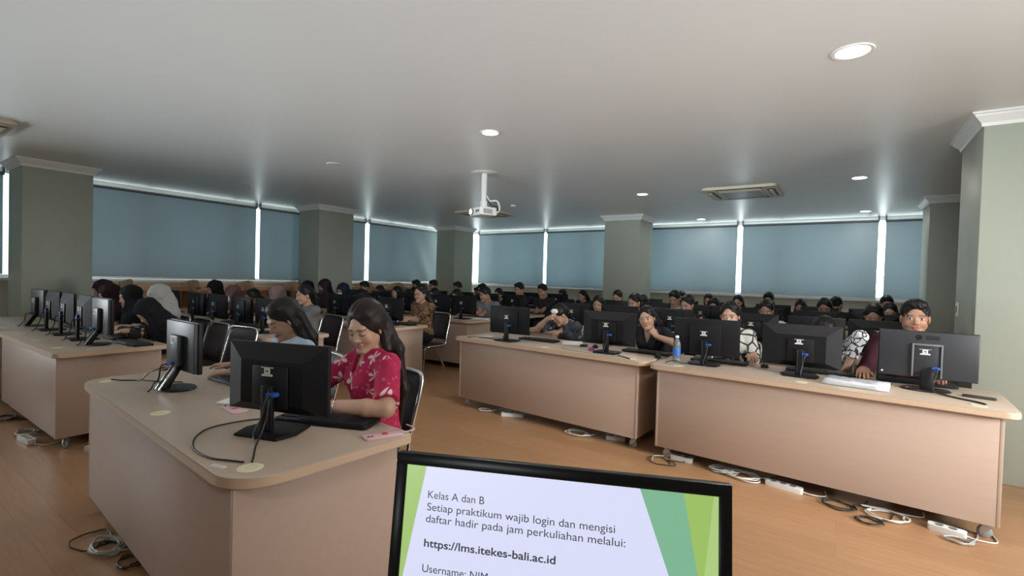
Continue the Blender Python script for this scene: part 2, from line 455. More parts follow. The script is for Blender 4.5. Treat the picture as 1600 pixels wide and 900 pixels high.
downlight(-5.22, 3.66, False, 'unlit round downlight to the left of the projector', 0)
downlight(-7.62, 3.83, False, 'unlit round downlight above the widest left blind', 0)
downlight(-2.60, 7.18, True, 'lit round downlight left of the right-hand ceiling cassette', 9)
downlight(0.08, 7.18, True, 'lit round downlight right of the right-hand ceiling cassette', 9)
downlight(-2.52, 10.45, True, 'lit round downlight near the back wall, right of the middle pillar', 7)
downlight(0.22, 10.32, True, 'lit round downlight near the back wall before the far right pillar', 7)
downlight(-0.05, -0.6, True, 'lit round downlight above and behind the camera', 10)
downlight(2.3, 1.6, True, 'lit round downlight outside the right edge of view', 10)
MB().lathe([(0, -0.03), (0.035, -0.028), (0.05, -0.012), (0.05, 0)], 20).build('smoke_detector', M_WHITE, loc=(-5.06, 7.3, H_CEIL))
tag(bpy.data.objects['smoke_detector'], 'small white ceiling button sensor just right of the projector', 'detector')

# ceiling air-conditioning cassettes
def cassette(x, y, label, rz=0.0):
    root = empty('ceiling_air_conditioner', (x, y, H_CEIL), rz); tag(root, label, 'air conditioner', 'ceiling cassettes')
    h = 0.47
    b = MB().prism(rrect(-h, -h, h, h, 0.05), -0.035, 0.0, 0.012)
    b.build('fascia', M_ACBODY, root)
    g = MB().box((-0.27, -0.27, -0.046), (0.27, 0.27, -0.034), 0.004)
    g.build('intake_frame', M_ACBODY, root)
    s = MB()
    for i in range(22):
        yy = -0.24 + 0.48 * i / 21
        s.box((-0.245, yy - 0.006, -0.052), (0.245, yy + 0.006, -0.045))
    for i in range(7):
        xx = -0.24 + 0.48 * i / 6
        s.box((xx - 0.004, -0.245, -0.050), (xx + 0.004, 0.245, -0.045))
    s.build('intake_grille', M_GREY, root)
    MB().box((-0.245, -0.245, -0.0475), (0.245, 0.245, -0.0455)).build('filter', M_DGREY, root)
    for k in range(4):
        M = rot_z(k * PI / 2)
        sl = MB().prism(rrect(-0.29, -0.425, 0.29, -0.335, 0.03), -0.0385, -0.034, M=M)
        sl.build('air_slot', M_DGREY, root)
        MB().box((-0.27, -0.40, -0.052), (0.27, -0.35, -0.044), 0.003, M=M @ tr(0, -0.01, 0) ).build('louvre', M_ACBODY, root)
cassette(-1.26, 7.56, 'yellowed square ceiling air conditioner right of the middle pillar', 0.0)
cassette(-6.20, 7.95, 'square ceiling air conditioner seen behind the projector', 0.0)
cassette(-6.93, 0.66, 'square ceiling air conditioner cut by the left edge of view', 0.0)

# projector on its ceiling pole
root = empty('ceiling_projector', (-3.85, 4.89, H_CEIL), -0.42); tag(root, 'white projector with lit lens hanging from a ceiling pole', 'projector')
MB().lathe([(0.0, -0.012), (0.15, -0.012), (0.17, 0.0)], 32).build('ceiling_plate', M_WHITE, root)
MB().box((-0.026, -0.026, -0.40), (0.026, 0.026, -0.01), 0.005).build('pole', M_WHITE, root)
MB().box((-0.036, -0.036, -0.44), (0.036, 0.036, -0.36), 0.006).box((-0.09, -0.05, -0.452), (0.09, 0.05, -0.438), 0.004).build('bracket', M_WHITE, root)
body = MB().prism(rrect(-0.155, -0.12, 0.155, 0.12, 0.025), -0.55, -0.455, 0.010).build('housing', M_WHITE, root)
v_ = MB()
for i in range(6): v_.box((0.1545, -0.08 + 0.022 * i, -0.535), (0.1575, -0.068 + 0.022 * i, -0.475))
v_.build('vent', M_GREY, body)
MB().cyl((-0.085, -0.112, -0.50), (-0.085, -0.140, -0.50), 0.042, 24).build('lens_barrel', M_GREY, root)
MB().lathe([(0.0, 0.004), (0.03, 0.0), (0.035, -0.002)], 24, tr(-0.085, -0.141, -0.50) @ rot_x(PI / 2)).build('lens', mat('projector_lens_glow', (1, 1, 1), 0.2, emit=(0.9, 0.97, 1), estr=25, noise=0.01), root)
MB().cyl((0.05, -0.112, -0.50), (0.05, -0.126, -0.50), 0.018, 16).cyl((0.10, -0.112, -0.50), (0.10, -0.126, -0.50), 0.014, 16).build('knob', M_GREY, root)
MB().tube([(0.03, 0.03, -0.30), (0.08, 0.05, -0.36), (0.18, 0.09, -0.37), (0.22, 0.11, -0.44), (0.19, 0.12, -0.50), (0.13, 0.115, -0.51)], 0.011, 8).build('cable', M_CABW, root)
MB().tube([(0.03, 0.03, -0.33), (0.10, 0.06, -0.42), (0.17, 0.10, -0.44), (0.15, 0.125, -0.49)], 0.007, 8).build('cable', M_CABB, root)

# study carrels along the left window wall
def carrel(y, i):
    root = empty('study_carrel', (-9.36, y, 0)); 
    tag(root, 'wooden study carrel with rounded side panels, %s' % ['third before the second pillar', 'second before the second pillar', 'touching the second pillar', 'first past the second pillar', 'under the creased blind', 'next to the corner pillar'][i], 'study carrel', 'wooden carrels along the window wall')
    w = 0.46
    def side(yy, nm):
        P = [(-0.30, 0), (0.30, 0), (0.30, 1.10)] + [(0.30 - 0.16 + 0.16 * math.cos(a), 1.06 + 0.16 * math.sin(a)) for a in np.linspace(0, PI / 2, 9)] + [(-0.30, 1.22 - 0.06)]
        b = MB(); b.prism([(p[0], p[1]) for p in P], -0.012, 0.012, 0.003, M=tr(0, yy, 0) @ rot_x(PI / 2))
        b.build(nm, M_WOOD, root)
    side(-w + 0.012, 'side_panel')
    side(w - 0.012, 'side_panel')
    MB().box((-0.30, -w + 0.024, 0.06), (-0.28, w - 0.024, 1.13), 0.002).build('back_panel', M_WOOD, root)
    MB().box((-0.279, -w + 0.024, 0.72), (0.28, w - 0.024, 0.745), 0.003).build('worktop', M_WOOD, root)
    MB().box((-0.279, -w + 0.024, 1.085), (0.0, w - 0.024, 1.105), 0.003).build('shelf', M_WOOD, root)
    MB().box((-0.01, -w + 0.024, 1.02), (0.01, w - 0.024, 1.084), 0.002).build('shelf_apron', M_WOOD, root)
for i, y in enumerate((3.30, 4.23, 5.16, 7.0, 7.93, 8.86)):
    carrel(y, i)
#@@PART2@@
# ------------------------------------------------------------------ desks
def make_desk(x0, x1, yf, label, group, rz=0.0, dep=0.74, short=(0, 0), top_r=(0.10, 0.10, 0.03, 0.03), groms=(0.18, 0.5, 0.82), yaw_c=None):
    L = x1 - x0
    root = empty('computer_desk', ((x0 + x1) / 2, yf, 0), rz)
    tag(root, label, 'desk', group)
    hx = L / 2
    MB().prism(rrect(-hx, 0, hx, dep, top_r, 8), 0.712, 0.75, 0.005).build('tabletop', [M_TOP], root, angle=0.5)
    # thin lighter edge band wrapped round the slab
    pts = rrect(-hx - 0.0015, -0.0015, hx + 0.0015, dep + 0.0015, top_r, 8)
    b = bmesh.new(); n = len(pts)
    lo = [b.verts.new((p[0], p[1], 0.7165)) for p in pts]; hi = [b.verts.new((p[0], p[1], 0.7455)) for p in pts]
    for i in range(n): b.faces.new((lo[i], lo[(i + 1) % n], hi[(i + 1) % n], hi[i]))
    e = MB(); e._merge(b, None, 0); e.build('edge_band', M_EDGE, root)
    px = hx - 0.075
    MB().box((-px + 0.0095, 0.031, 0.095), (px - 0.0095, 0.048, 0.7115), 0.001).build('front_panel', M_LAM, root)
    for s in (-1, 1):
        MB().box((s * px - 0.009, 0.030, 0.095), (s * px + 0.009, 0.22 if short[(s + 1) // 2] else dep - 0.03, 0.7115), 0.002).build('side_panel', M_LAM, root)
    MB().box((-px + 0.01, 0.20, 0.30), (px - 0.01, 0.215, 0.66), 0.002).build('cable_panel', M_LAM, root)
    for sx in (-1, 1):
        for yy in (0.10, 0.155 if short[(sx + 1) // 2] else dep - 0.10):
            c = empty('caster', (sx * (px - 0.055), yy, 0)); c.parent = root
            MB().box((-0.03, -0.03, 0.088), (0.03, 0.03, 0.0945), 0.002).cyl((0, 0, 0.07), (0, 0, 0.088), 0.012, 12).build('swivel_plate', M_STEEL, c)
            f = MB()
            for q in (-1, 1): f.prism([(-0.018, 0.020), (0.026, 0.058), (0.026, 0.074), (-0.012, 0.074), (-0.024, 0.045)], q * 0.014 - 0.0015, q * 0.014 + 0.0015, M=tr(0.012, 0, 0) @ rot_x(PI / 2))
            f.build('fork', M_STEEL, c)
            MB().lathe([(0.0, -0.010), (0.028, -0.010), (0.034, -0.006), (0.034, 0.006), (0.028, 0.010), (0, 0.010)], 20, tr(0.012, 0, 0.0345) @ rot_x(PI / 2)).build('wheel', M_WHEEL, c)
    for t in groms:
        g = MB().lathe([(0.0, 0.0026), (0.014, 0.0026), (0.015, 0.0018), (0.016, 0.0026), (0.038, 0.0024), (0.041, 0.0004)], 24)
        g.build('cable_grommet', M_CREAM, root, loc=(-hx + L * t, 0.10, 0.75))
    return root

DL, DR = 'left-hand', 'right-hand'
ORD = ['first', 'second', 'third', 'fourth', 'fifth', 'sixth', 'seventh']
GD = 'computer desks on casters'
make_desk(-3.60, -1.505, 0.805, 'near pink-beige desk with rounded corners where the woman in pink sits', GD, -0.075, 0.70, (0, 0), (0.13, 0.15, 0.03, 0.03), (0.063, 0.507, 0.947))
make_desk(-6.70, -4.78, 1.02, 'pink-beige desk beside the near desk, with the row of grey monitors on it', GD, 0.0, 0.74, (1, 0), (0.05, 0.05, 0.03, 0.03))
make_desk(-8.44, -6.73, 1.02, 'pink-beige desk cut by the left edge of view, before the first pillar', GD, 0.0, 0.74, (1, 1))
make_desk(-3.52, -1.335, 3.945, 'pink-beige desk front with the raised-arm person behind, left of the widest desk', GD, -0.06, 0.74, (0, 0), (0.05, 0.06, 0.03, 0.03), (0.1, 0.52, 0.93))
make_desk(-1.295, 0.815, 3.785, 'brightest pink-beige desk front at the right, under the monitor with a flat back', GD, -0.052, 0.74, (0, 0), (0.06, 0.07, 0.03, 0.03), (0.1, 0.5, 0.92))
RF = [3.9, 5.40, 6.90, 8.40]
LF = [1.02, 2.50, 4.00, 5.55, 7.05, 8.58]
for r in (1, 2, 3):
    for k, (a, b) in enumerate(((-3.50, -1.42), (-1.38, 0.72))):
        make_desk(a, b, RF[r], 'pink-beige desk in the %s right-hand row, %s' % (ORD[r], ['aisle half', 'pillar half'][k]), GD, 0.0, 0.74, ((int(r == 2), 1), (1, 1))[k])
for r in (1, 2, 3, 4, 5):
    for k, (a, b) in enumerate(((-6.50, -4.58), (-8.46, -6.54))):
        if k == 1 and r >= 5: continue
        make_desk(a, b, LF[r], 'pink-beige desk in the %s left-hand row, %s' % (ORD[r], ['aisle half', 'window half'][k]), GD, 0.0, 0.70, ((1, int(r > 3)), (1, 1))[k])

# ------------------------------------------------------------------ monitors
def sticker(root, x, y, z, s=1.0, name='inventory_sticker', rot=None):
    b = MB()
    M = tr(x, y, z)
    b.box((-0.014 * s, -0.0012, -0.006 * s), (0.014 * s, 0, 0.016 * s), M=M)
    b.box((-0.026 * s, -0.0012, -0.016 * s), (0.026 * s, 0, -0.0075 * s), M=M)
    b.box((-0.030 * s, -0.0012, 0.018 * s), (0.030 * s, 0, 0.0205 * s), M=M)
    b.build(name, M_STICK, root)
    d = MB(); d.box((-0.008 * s, -0.0018, 0.000), (0.008 * s, -0.0012, 0.010 * s), M=M); d.box((-0.010 * s, -0.0018, -0.013 * s), (0.016 * s, -0.0012, -0.0115 * s), M=M)
    d.build('sticker_print', M_GREY, root)

def bulge(b, w, h, zc, y0, y1, w2, h2, dz=0.0):
    """frustum behind the panel, from y0 (large) to y1 (small)"""
    v = []
    for (ww, hh, yy, zz) in ((w, h, y0, zc), (w2, h2, y1, zc + dz)):
        v.append([(-ww / 2, yy, zz - hh / 2), (ww / 2, yy, zz - hh / 2), (ww / 2, yy, zz + hh / 2), (-ww / 2, yy, zz + hh / 2)])
    bm = bmesh.new(); A = [bm.verts.new(p) for p in v[0]]; C = [bm.verts.new(p) for p in v[1]]
    bm.faces.new(A[::-1]); bm.faces.new(C)
    for i in range(4): bm.faces.new((A[i], A[(i + 1) % 4], C[(i + 1) % 4], C[i]))
    b._merge(bm, None, 0)

def make_monitor(style, w=0.50, h=0.29, zb=0.08, cable=True, light=True, case=None):
    """base centre at the origin, back to -Y, lit face to +Y"""
    root = empty('computer_monitor')
    zc = zb + h / 2
    cm = case or M_BLACK
    # panel and bezel
    MB().box((-w / 2, 0.0, zb), (w / 2, 0.022, zb + h), 0.004).build('panel', cm, root)
    MB().box((-w / 2 + 0.014, 0.0222, zb + 0.018), (w / 2 - 0.014, 0.0232, zb + h - 0.014)).build('screen', M_SCREEN, root)
    if style == 'bevel':
        b = MB(); bulge(b, w - 0.004, h - 0.004, zc, 0.0, -0.034, w * 0.62, h * 0.62, -0.015); b.build('back_shell', cm, root, angle=0.12)
        b = MB().box((-0.085, -0.044, zc - 0.115), (0.085, -0.034, zc + 0.055), 0.004); b.build('rear_cover', cm, root)
        yk = -0.044
    elif style == 'flat':
        MB().box((-w / 2 + 0.01, -0.018, zb + 0.006), (w / 2 - 0.01, 0.0, zb + h - 0.006), 0.006).build('back_shell', cm, root)
        MB().box((-0.12, -0.036, zb + 0.004), (0.12, -0.018, zb + h * 0.86), 0.005).build('rear_cover', cm, root)
        yk = -0.036
    elif style == 'boxed':
        MB().box((-w / 2 + 0.004, -0.014, zb + 0.004), (w / 2 - 0.004, 0.0, zb + h - 0.004), 0.005).build('back_shell', M_DGREY, root)
        f = MB().box((-0.078, -0.030, zb + 0.01), (-0.068, -0.014, zb + h * 0.74), 0.002).box((0.068, -0.030, zb + 0.01), (0.078, -0.014, zb + h * 0.74), 0.002).box((-0.068, -0.030, zb + h * 0.70), (0.068, -0.014, zb + h * 0.74), 0.002)
        f.build('recess_rim', M_GREY, root)
        MB().box((-0.068, -0.022, zb + 0.01), (0.068, -0.014, zb + h * 0.70), 0.002).build('rear_cover', M_DGREY, root)
        MB().lathe([(0, 0.001), (0.017, 0.001), (0.018, 0)], 24, tr(-0.045, -0.0145, zb + h * 0.87) @ rot_x(PI / 2)).build('round_emblem', M_BLACK2, root)
        b = MB()
        for k in range(3): b.box((-0.01, -0.0155, zb + h * (0.845 + 0.03 * k) - 0.002), (0.06, -0.014, zb + h * (0.845 + 0.03 * k) + 0.002))
        b.build('emblem_lettering', M_BLACK2, root)
        yk = -0.022
    else:  # slim grey with slanted neck
        MB().box((-w / 2 + 0.005, -0.020, zb + 0.005), (w / 2 - 0.005, 0.0, zb + h - 0.005), 0.005).build('back_shell', M_DGREY, root)
        MB().box((-0.055, -0.050, zb + 0.035), (0.055, -0.020, zb + h * 0.72), 0.005).build('rear_cover', M_DGREY, root)
        yk = -0.050
    # neck and base
    if style == 'slim':
        M = tr(0, -0.035, 0.012)
        b = MB().prism([(-0.085, 0.0), (-0.035, 0.0), (0.035, 0.125), (0.0, 0.125)], -0.022, 0.022, 0.004, M=M @ Matrix(((0, 0, 1, 0), (1, 0, 0, 0), (0, 1, 0, 0), (0, 0, 0, 1))))
        b.build('neck', M_BLACK2, root)
        q = MB()
        for s in (-1, 1): q.prism([(-0.088, 0.0), (-0.080, 0.0), (0.0, 0.127), (-0.008, 0.127)], s * 0.022 - 0.002, s * 0.022 + 0.002, M=M @ Matrix(((0, 0, 1, 0), (1, 0, 0, 0), (0, 1, 0, 0), (0, 0, 0, 1))))
        q.build('chrome_trim', M_CHROME, root)
        MB().lathe([(0.0, 0.0), (0.098, 0.0), (0.105, 0.004), (0.10, 0.010), (0.05, 0.0135), (0.0, 0.014)], 36, Matrix.Diagonal((1.0, 0.82, 1, 1)) @ tr(0, -0.03, 0)).build('base', M_BLACK2, root)
    elif style in ('boxed',):
        MB().box((-0.032, -0.050, 0.008), (0.032, -0.024, zb + 0.05), 0.006).build('neck', M_BLACK, root)
        MB().lathe([(0.0, 0.0), (0.115, 0.0), (0.122, 0.005), (0.115, 0.011), (0.0, 0.014)], 40, Matrix.Diagonal((1.08, 0.75, 1, 1)) @ tr(0, -0.02, 0)).build('base', M_BLACK2, root)
    else:
        b = MB().box((-0.026, yk - 0.018, 0.008), (0.026, yk + 0.004, zc - 0.02), 0.004)
        b.build('neck', M_BLACK, root)
        MB().box((-0.018, yk - 0.0205, 0.02), (-0.012, yk - 0.018, zc - 0.03), 0.001).box((0.012, yk - 0.0205, 0.02), (0.018, yk - 0.018, zc - 0.03), 0.001).build('neck_rib', M_DGREY, root)
        MB().prism([(-0.125, -0.03), (-0.10, -0.115), (0.10, -0.115), (0.125, -0.03), (0.10, 0.085), (-0.10, 0.085)], 0.0, 0.012, 0.004).build('base', M_BLACK, root)
    sticker(root, -0.01, yk - 0.0005, zc + 0.03 if style != 'boxed' else zb + h * 0.56, 1.0)
    if style in ('bevel',):
        b = MB().box((-w / 2 + 0.045, -0.0125, zb + 0.020), (-w / 2 + 0.10, -0.0105, zb + 0.033)); b.build('asset_label', M_STICK, root)
    if style == 'boxed':
        MB().lathe([(0, 0.001), (0.006, 0)], 16, tr(-w / 2 + 0.024, -0.0145, zb + 0.028) @ rot_x(PI / 2)).build('round_label', M_STICK, root)
    if cable:
        zp = zc - 0.055 if style != 'slim' else zb + 0.045
        xp = 0.030 if style != 'slim' else -0.02
        if style == 'boxed': zp = zb + 0.075; xp = 0.045
        MB().prism(rrect(-0.021, -0.008, 0.021, 0.008, 0.005), 0, 0.026, 0.002, M=tr(xp, yk - 0.0005, zp) @ rot_x(PI / 2)).build('cable_plug', M_BLUE, root)
        MB().tube([(xp, yk - 0.024, zp), (xp + 0.002, yk - 0.05, zp - 0.012), (xp - 0.012, yk - 0.055, zp - 0.08), (xp - 0.02, -0.125, 0.035), (xp - 0.01, -0.14, 0.012), (xp + 0.03, -0.165, 0.0095)], 0.0042, 8).build('signal_cable', M_CABB, root)
    return root

GM = 'desktop monitors seen from behind'
def put(o, x, y, rz, label, group, cat, z=0.7505):
    o.location = (x, y, z); o.rotation_euler = (0, 0, rz)
    tag(o, label, cat, group)
    return o
PROTO = {}
def monitor(style, x, y, rz, label, **k):
    key = (style, tuple(sorted((a, str(b)) for a, b in k.items())))
    if key not in PROTO:
        PROTO[key] = o = make_monitor(style, **k)
    else:
        o = copy_tree(PROTO[key])
    return put(o, x, y, rz, label, GM, 'monitor')

# near desk
monitor('slim', -2.985, 1.17, -0.02, 'slim grey monitor on a slanted chrome neck, on the near desk', w=0.375, h=0.275, zb=0.095)
monitor('bevel', -1.915, 1.095, 0.33, 'large black monitor in front of the woman in the pink floral blouse', w=0.485, h=0.285, zb=0.075)
# first right-hand row
monitor('flat', -2.90, 4.17, 0.0, 'black monitor before the person holding tissue to the face', w=0.49, h=0.285, zb=0.075)
monitor('bevel', -1.785, 4.17, 0.02, 'black monitor left of the girl resting chin on hand', w=0.50, h=0.30, zb=0.075)
monitor('flat', -0.935, 4.17, 0.05, 'black monitor directly right of the water bottle', w=0.51, h=0.30, zb=0.07)
monitor('bevel', -0.265, 4.17, 0.03, 'black monitor hiding the bowed face, just left of the plastic folder', w=0.51, h=0.31, zb=0.065)
monitor('boxed', 0.45, 4.19, 0.0, 'charcoal flat-backed monitor with recessed centre, before the young man', w=0.51, h=0.31, zb=0.075)
# first left-hand row
for i, x in enumerate((-5.13, -5.58, -6.08, -6.57, -7.10)):
    monitor('slim' if i in (0, 4) else 'bevel', x, 1.40, random.uniform(-0.06, 0.06), 'grey-backed monitor in the first left-hand row, %s from the aisle' % ORD[i], w=0.42, h=0.30, zb=0.09)
XS_R = [[], [-2.93, -2.30, -1.66, -0.81, -0.24, 0.27], [-2.97, -2.36, -1.68, -0.92, -0.31, 0.30], [-2.95, -2.34, -1.70, -0.95, -0.33, 0.28]]
XS_L = [[], [-5.06, -5.60, -6.18, -6.72, -7.50], [-4.86, -5.40, -5.95, -6.75, -7.40], [-4.93, -5.47, -6.22, -6.85, -7.50], [-5.00, -5.60, -6.20, -6.90, -7.60], [-4.95, -5.55, -6.15]]
for r in (1, 2, 3):
    for i, x in enumerate(XS_R[r]):
        monitor('bevel' if i % 2 else 'flat', x, RF[r] + 0.28, random.uniform(-0.06, 0.06), 'black monitor in the %s right-hand row, %s from the aisle' % (ORD[r], ORD[i]), w=0.49, h=0.285, zb=0.075 + 0.0)
for r in (1, 2, 3, 4, 5):
    for i, x in enumerate(XS_L[r]):
        monitor('bevel' if i % 2 == 0 else 'flat', x, LF[r] + 0.27, random.uniform(-0.06, 0.06), 'black monitor in the %s left-hand row, %s from the aisle' % (ORD[r], ORD[i]), w=0.49, h=0.285, zb=0.075)

# ------------------------------------------------------------------ keyboards and mice
def make_keyboard():
    root = empty('keyboard')
    MB().prism(rrect(-0.22, -0.072, 0.22, 0.072, 0.012), 0.004, 0.018, 0.004, M=rot_x(0.0)).build('case', M_BLACK, root)
    k = MB()
    for r in range(6):
        n = 15 if r else 13
        y = 0.053 - r * 0.0205 if r else 0.056
        for i in range(15):
            if r == 5 and 4 <= i <= 8: continue
            x = -0.205 + i * 0.0205
            k.box((x, y - 0.0085, 0.017), (x + 0.0175, y + 0.0085, 0.0235))
        for i in range(4 if r else 0):
            x = 0.122 + i * 0.0205
            k.box((x, y - 0.0085, 0.017), (x + 0.0175, y + 0.0085, 0.0235))
    k.box((-0.123, -0.058, 0.017), (-0.022, -0.041, 0.0235))
    k.box((-0.21, -0.062, 0.0165), (0.21, 0.066, 0.0182))
    k.build('keys', M_KEY, root)
    for s in (-1, 1): MB().box((s * 0.18 - 0.015, 0.045, 0.0), (s * 0.18 + 0.015, 0.055, 0.005), 0.001).build('foot', M_BLACK, root)
    MB().box((-0.215, -0.070, 0.0), (0.215, -0.060, 0.006)).build('front_foot', M_BLACK, root)
    MB().tube([(0.0, -0.07, 0.010), (0.0, -0.10, 0.006), (0.03, -0.14, 0.0045), (0.02, -0.20, 0.0045)], 0.003, 6).build('cable', M_CABB, root)
    return root
def make_mouse():
    root = empty('computer_mouse')
    b = bmesh.new(); bmesh.ops.create_uvsphere(b, u_segments=24, v_segments=14, radius=1.0)
    for v in b.verts:
        z = v.co.z
        v.co = Vector((v.co.x * (0.029 - 0.004 * (v.co.y > 0) * v.co.y), v.co.y * 0.054, max(z, 0) * (0.034 - 0.006 * v.co.y) + 0.001))
    e = MB(); e._merge(b, None, 0); e.build('body', M_BLACK2, root)
    MB().cyl((-0.004, -0.026, 0.031), (0.004, -0.026, 0.031), 0.006, 12).build('scroll_wheel', M_GREY, root)
    MB().tube([(0, -0.052, 0.008), (0.0, -0.075, 0.004), (0.02, -0.12, 0.0035), (0.0, -0.17, 0.0035)], 0.0028, 6).build('cable', M_CABB, root)
    return root
KB = make_keyboard(); KB0 = [True]
def keyboard(x, y, rz, label):
    o = KB if KB0[0] else copy_tree(KB); KB0[0] = False
    return put(o, x, y, rz, label, 'black keyboards', 'keyboard')
MS = make_mouse(); MS0 = [True]
def mouse(x, y, rz, label):
    o = MS if MS0[0] else copy_tree(MS); MS0[0] = False
    return put(o, x, y, rz, label, 'black mice', 'mouse')
# note: keyboards face the sitter, so their keys' near edge points to +Y
keyboard(-2.90, 1.425, PI + 0.03, 'black keyboard under the hands of the woman in pale blue')
keyboard(-1.86, 1.300, PI + 0.40, 'black keyboard behind the large black monitor, at the woman in pink')
keyboard(-2.68, 4.42, PI, 'black keyboard at the raised-arm person')
keyboard(-1.50, 4.40, PI - 0.03, 'grey-black keyboard left of the elbow of the chin-resting girl')
keyboard(-0.86, 4.345, PI + 0.02, 'black keyboard at the girl in the white patterned blouse')
keyboard(-0.15, 4.40, PI, 'black keyboard behind the monitor with the bowed head')
keyboard(0.42, 4.42, PI, 'black keyboard at the young man in maroon')
keyboard(-5.00, 1.57, PI + 0.05, 'black keyboard near the corner of the second near desk')
for i, x in enumerate((-5.55, -6.05, -6.60)):
    keyboard(x, 1.60, PI, 'black keyboard in the first left-hand row behind the %s monitor' % ORD[i + 1])
for i, x in enumerate((-4.80, -5.70, -6.20)):
    keyboard(x, 2.98, PI, 'black keyboard in the second left-hand row behind the %s monitor' % ORD[i])
keyboard(-4.84, 4.47, PI, 'black keyboard under the hands of the woman in leopard print')
for i, x in enumerate((-2.75, -2.28, -1.62, -0.78, -0.20, 0.28)):
    keyboard(x, RF[1] + 0.52, PI, 'black keyboard in the second right-hand row behind the %s monitor' % ORD[i])
mouse(-2.00, 4.36, 0.3 + PI, 'black mouse under the hand left of the chin-resting girl')
mouse(-0.52, 4.36, PI, 'black mouse under a hand, right of the white-bloused girl')
mouse(0.10, 4.40, PI, 'black mouse under the hand of the young man')
mouse(-1.33, 4.20, PI + 0.5, 'idle black mouse beside the water bottle')

# ------------------------------------------------------------------ chairs
def make_chair():
    root = empty('stacking_chair')
    MB().prism(rrect(-0.205, -0.21, 0.205, 0.20, (0.05, 0.05, 0.04, 0.04), 6), 0.405, 0.452, 0.016, seg=3).build('seat', M_VINYL, root)
    # back pad, gently curved, leaning back
    b = bmesh.new(); nx, nz = 12, 10; g = {}
    for side in (0, 1):
        for i in range(nx + 1):
            for k in range(nz + 1):
                u = -1 + 2 * i / nx; v = k / nz
                w = 0.20 - 0.035 * max(0, (v - 0.78) / 0.22) ** 2
                edge = (1 - abs(u) ** 6) * (1 - abs(2 * v - 1) ** 8)
                y = 0.215 + 0.10 * v + 0.02 * (1 - u * u) + (0.016 if side else -0.016) * edge
                g[side, i, k] = b.verts.new((u * w, y, 0.50 + 0.358 * v))
    for i in range(nx):
        for k in range(nz):
            for side in (0, 1):
                q = (g[side, i, k], g[side, i + 1, k], g[side, i + 1, k + 1], g[side, i, k + 1])
                b.faces.new(q if side == 0 else q[::-1])
    bmesh.ops.remove_doubles(b, verts=b.verts[:], dist=1e-5)
    e = MB(); e._merge(b, None, 0); e.build('backrest', M_VINYL, root)
    pts = []
    R = 0.011
    left = [(-0.222, -0.235, 0.011), (-0.222, -0.225, 0.20), (-0.222, -0.215, 0.36), (-0.222, -0.17, 0.425), (-0.222, 0.10, 0.43), (-0.222, 0.20, 0.45), (-0.218, 0.225, 0.55), (-0.215, 0.292, 0.79), (-0.20, 0.308, 0.852), (-0.15, 0.316, 0.868)]
    right = [(-p[0], p[1], p[2]) for p in left[::-1]]
    MB().tube(left + [(0, 0.323, 0.870)] + right, R, 10, res=5).build('frame', M_CHROME, root)
    for s in (-1, 1):
        MB().tube([(s * 0.212, 0.02, 0.412), (s * 0.213, 0.12, 0.24), (s * 0.216, 0.25, 0.011)], R, 10).build('leg', M_CHROME, root)
    MB().tube([(-0.214, 0.145, 0.20), (0.214, 0.145, 0.20)], 0.007, 8, smooth=False).tube([(-0.222, -0.222, 0.28), (0.222, -0.222, 0.28)], 0.007, 8, smooth=False).build('stretcher', M_CHROME, root)
    return root
CH = make_chair(); CH0 = [True]
def chair(x, y, rz, label):
    o = CH if CH0[0] else copy_tree(CH); CH0[0] = False
    return put(o, x, y, rz, label, 'padded stacking chairs', 'chair', 0.0)
#@@PART3@@
# ------------------------------------------------------------------ people: implicit surfaces meshed with surface nets
F32 = np.float32
def vec(*a): return np.array(a, dtype=float)
def nrm(v): return v / (np.linalg.norm(v) + 1e-12)

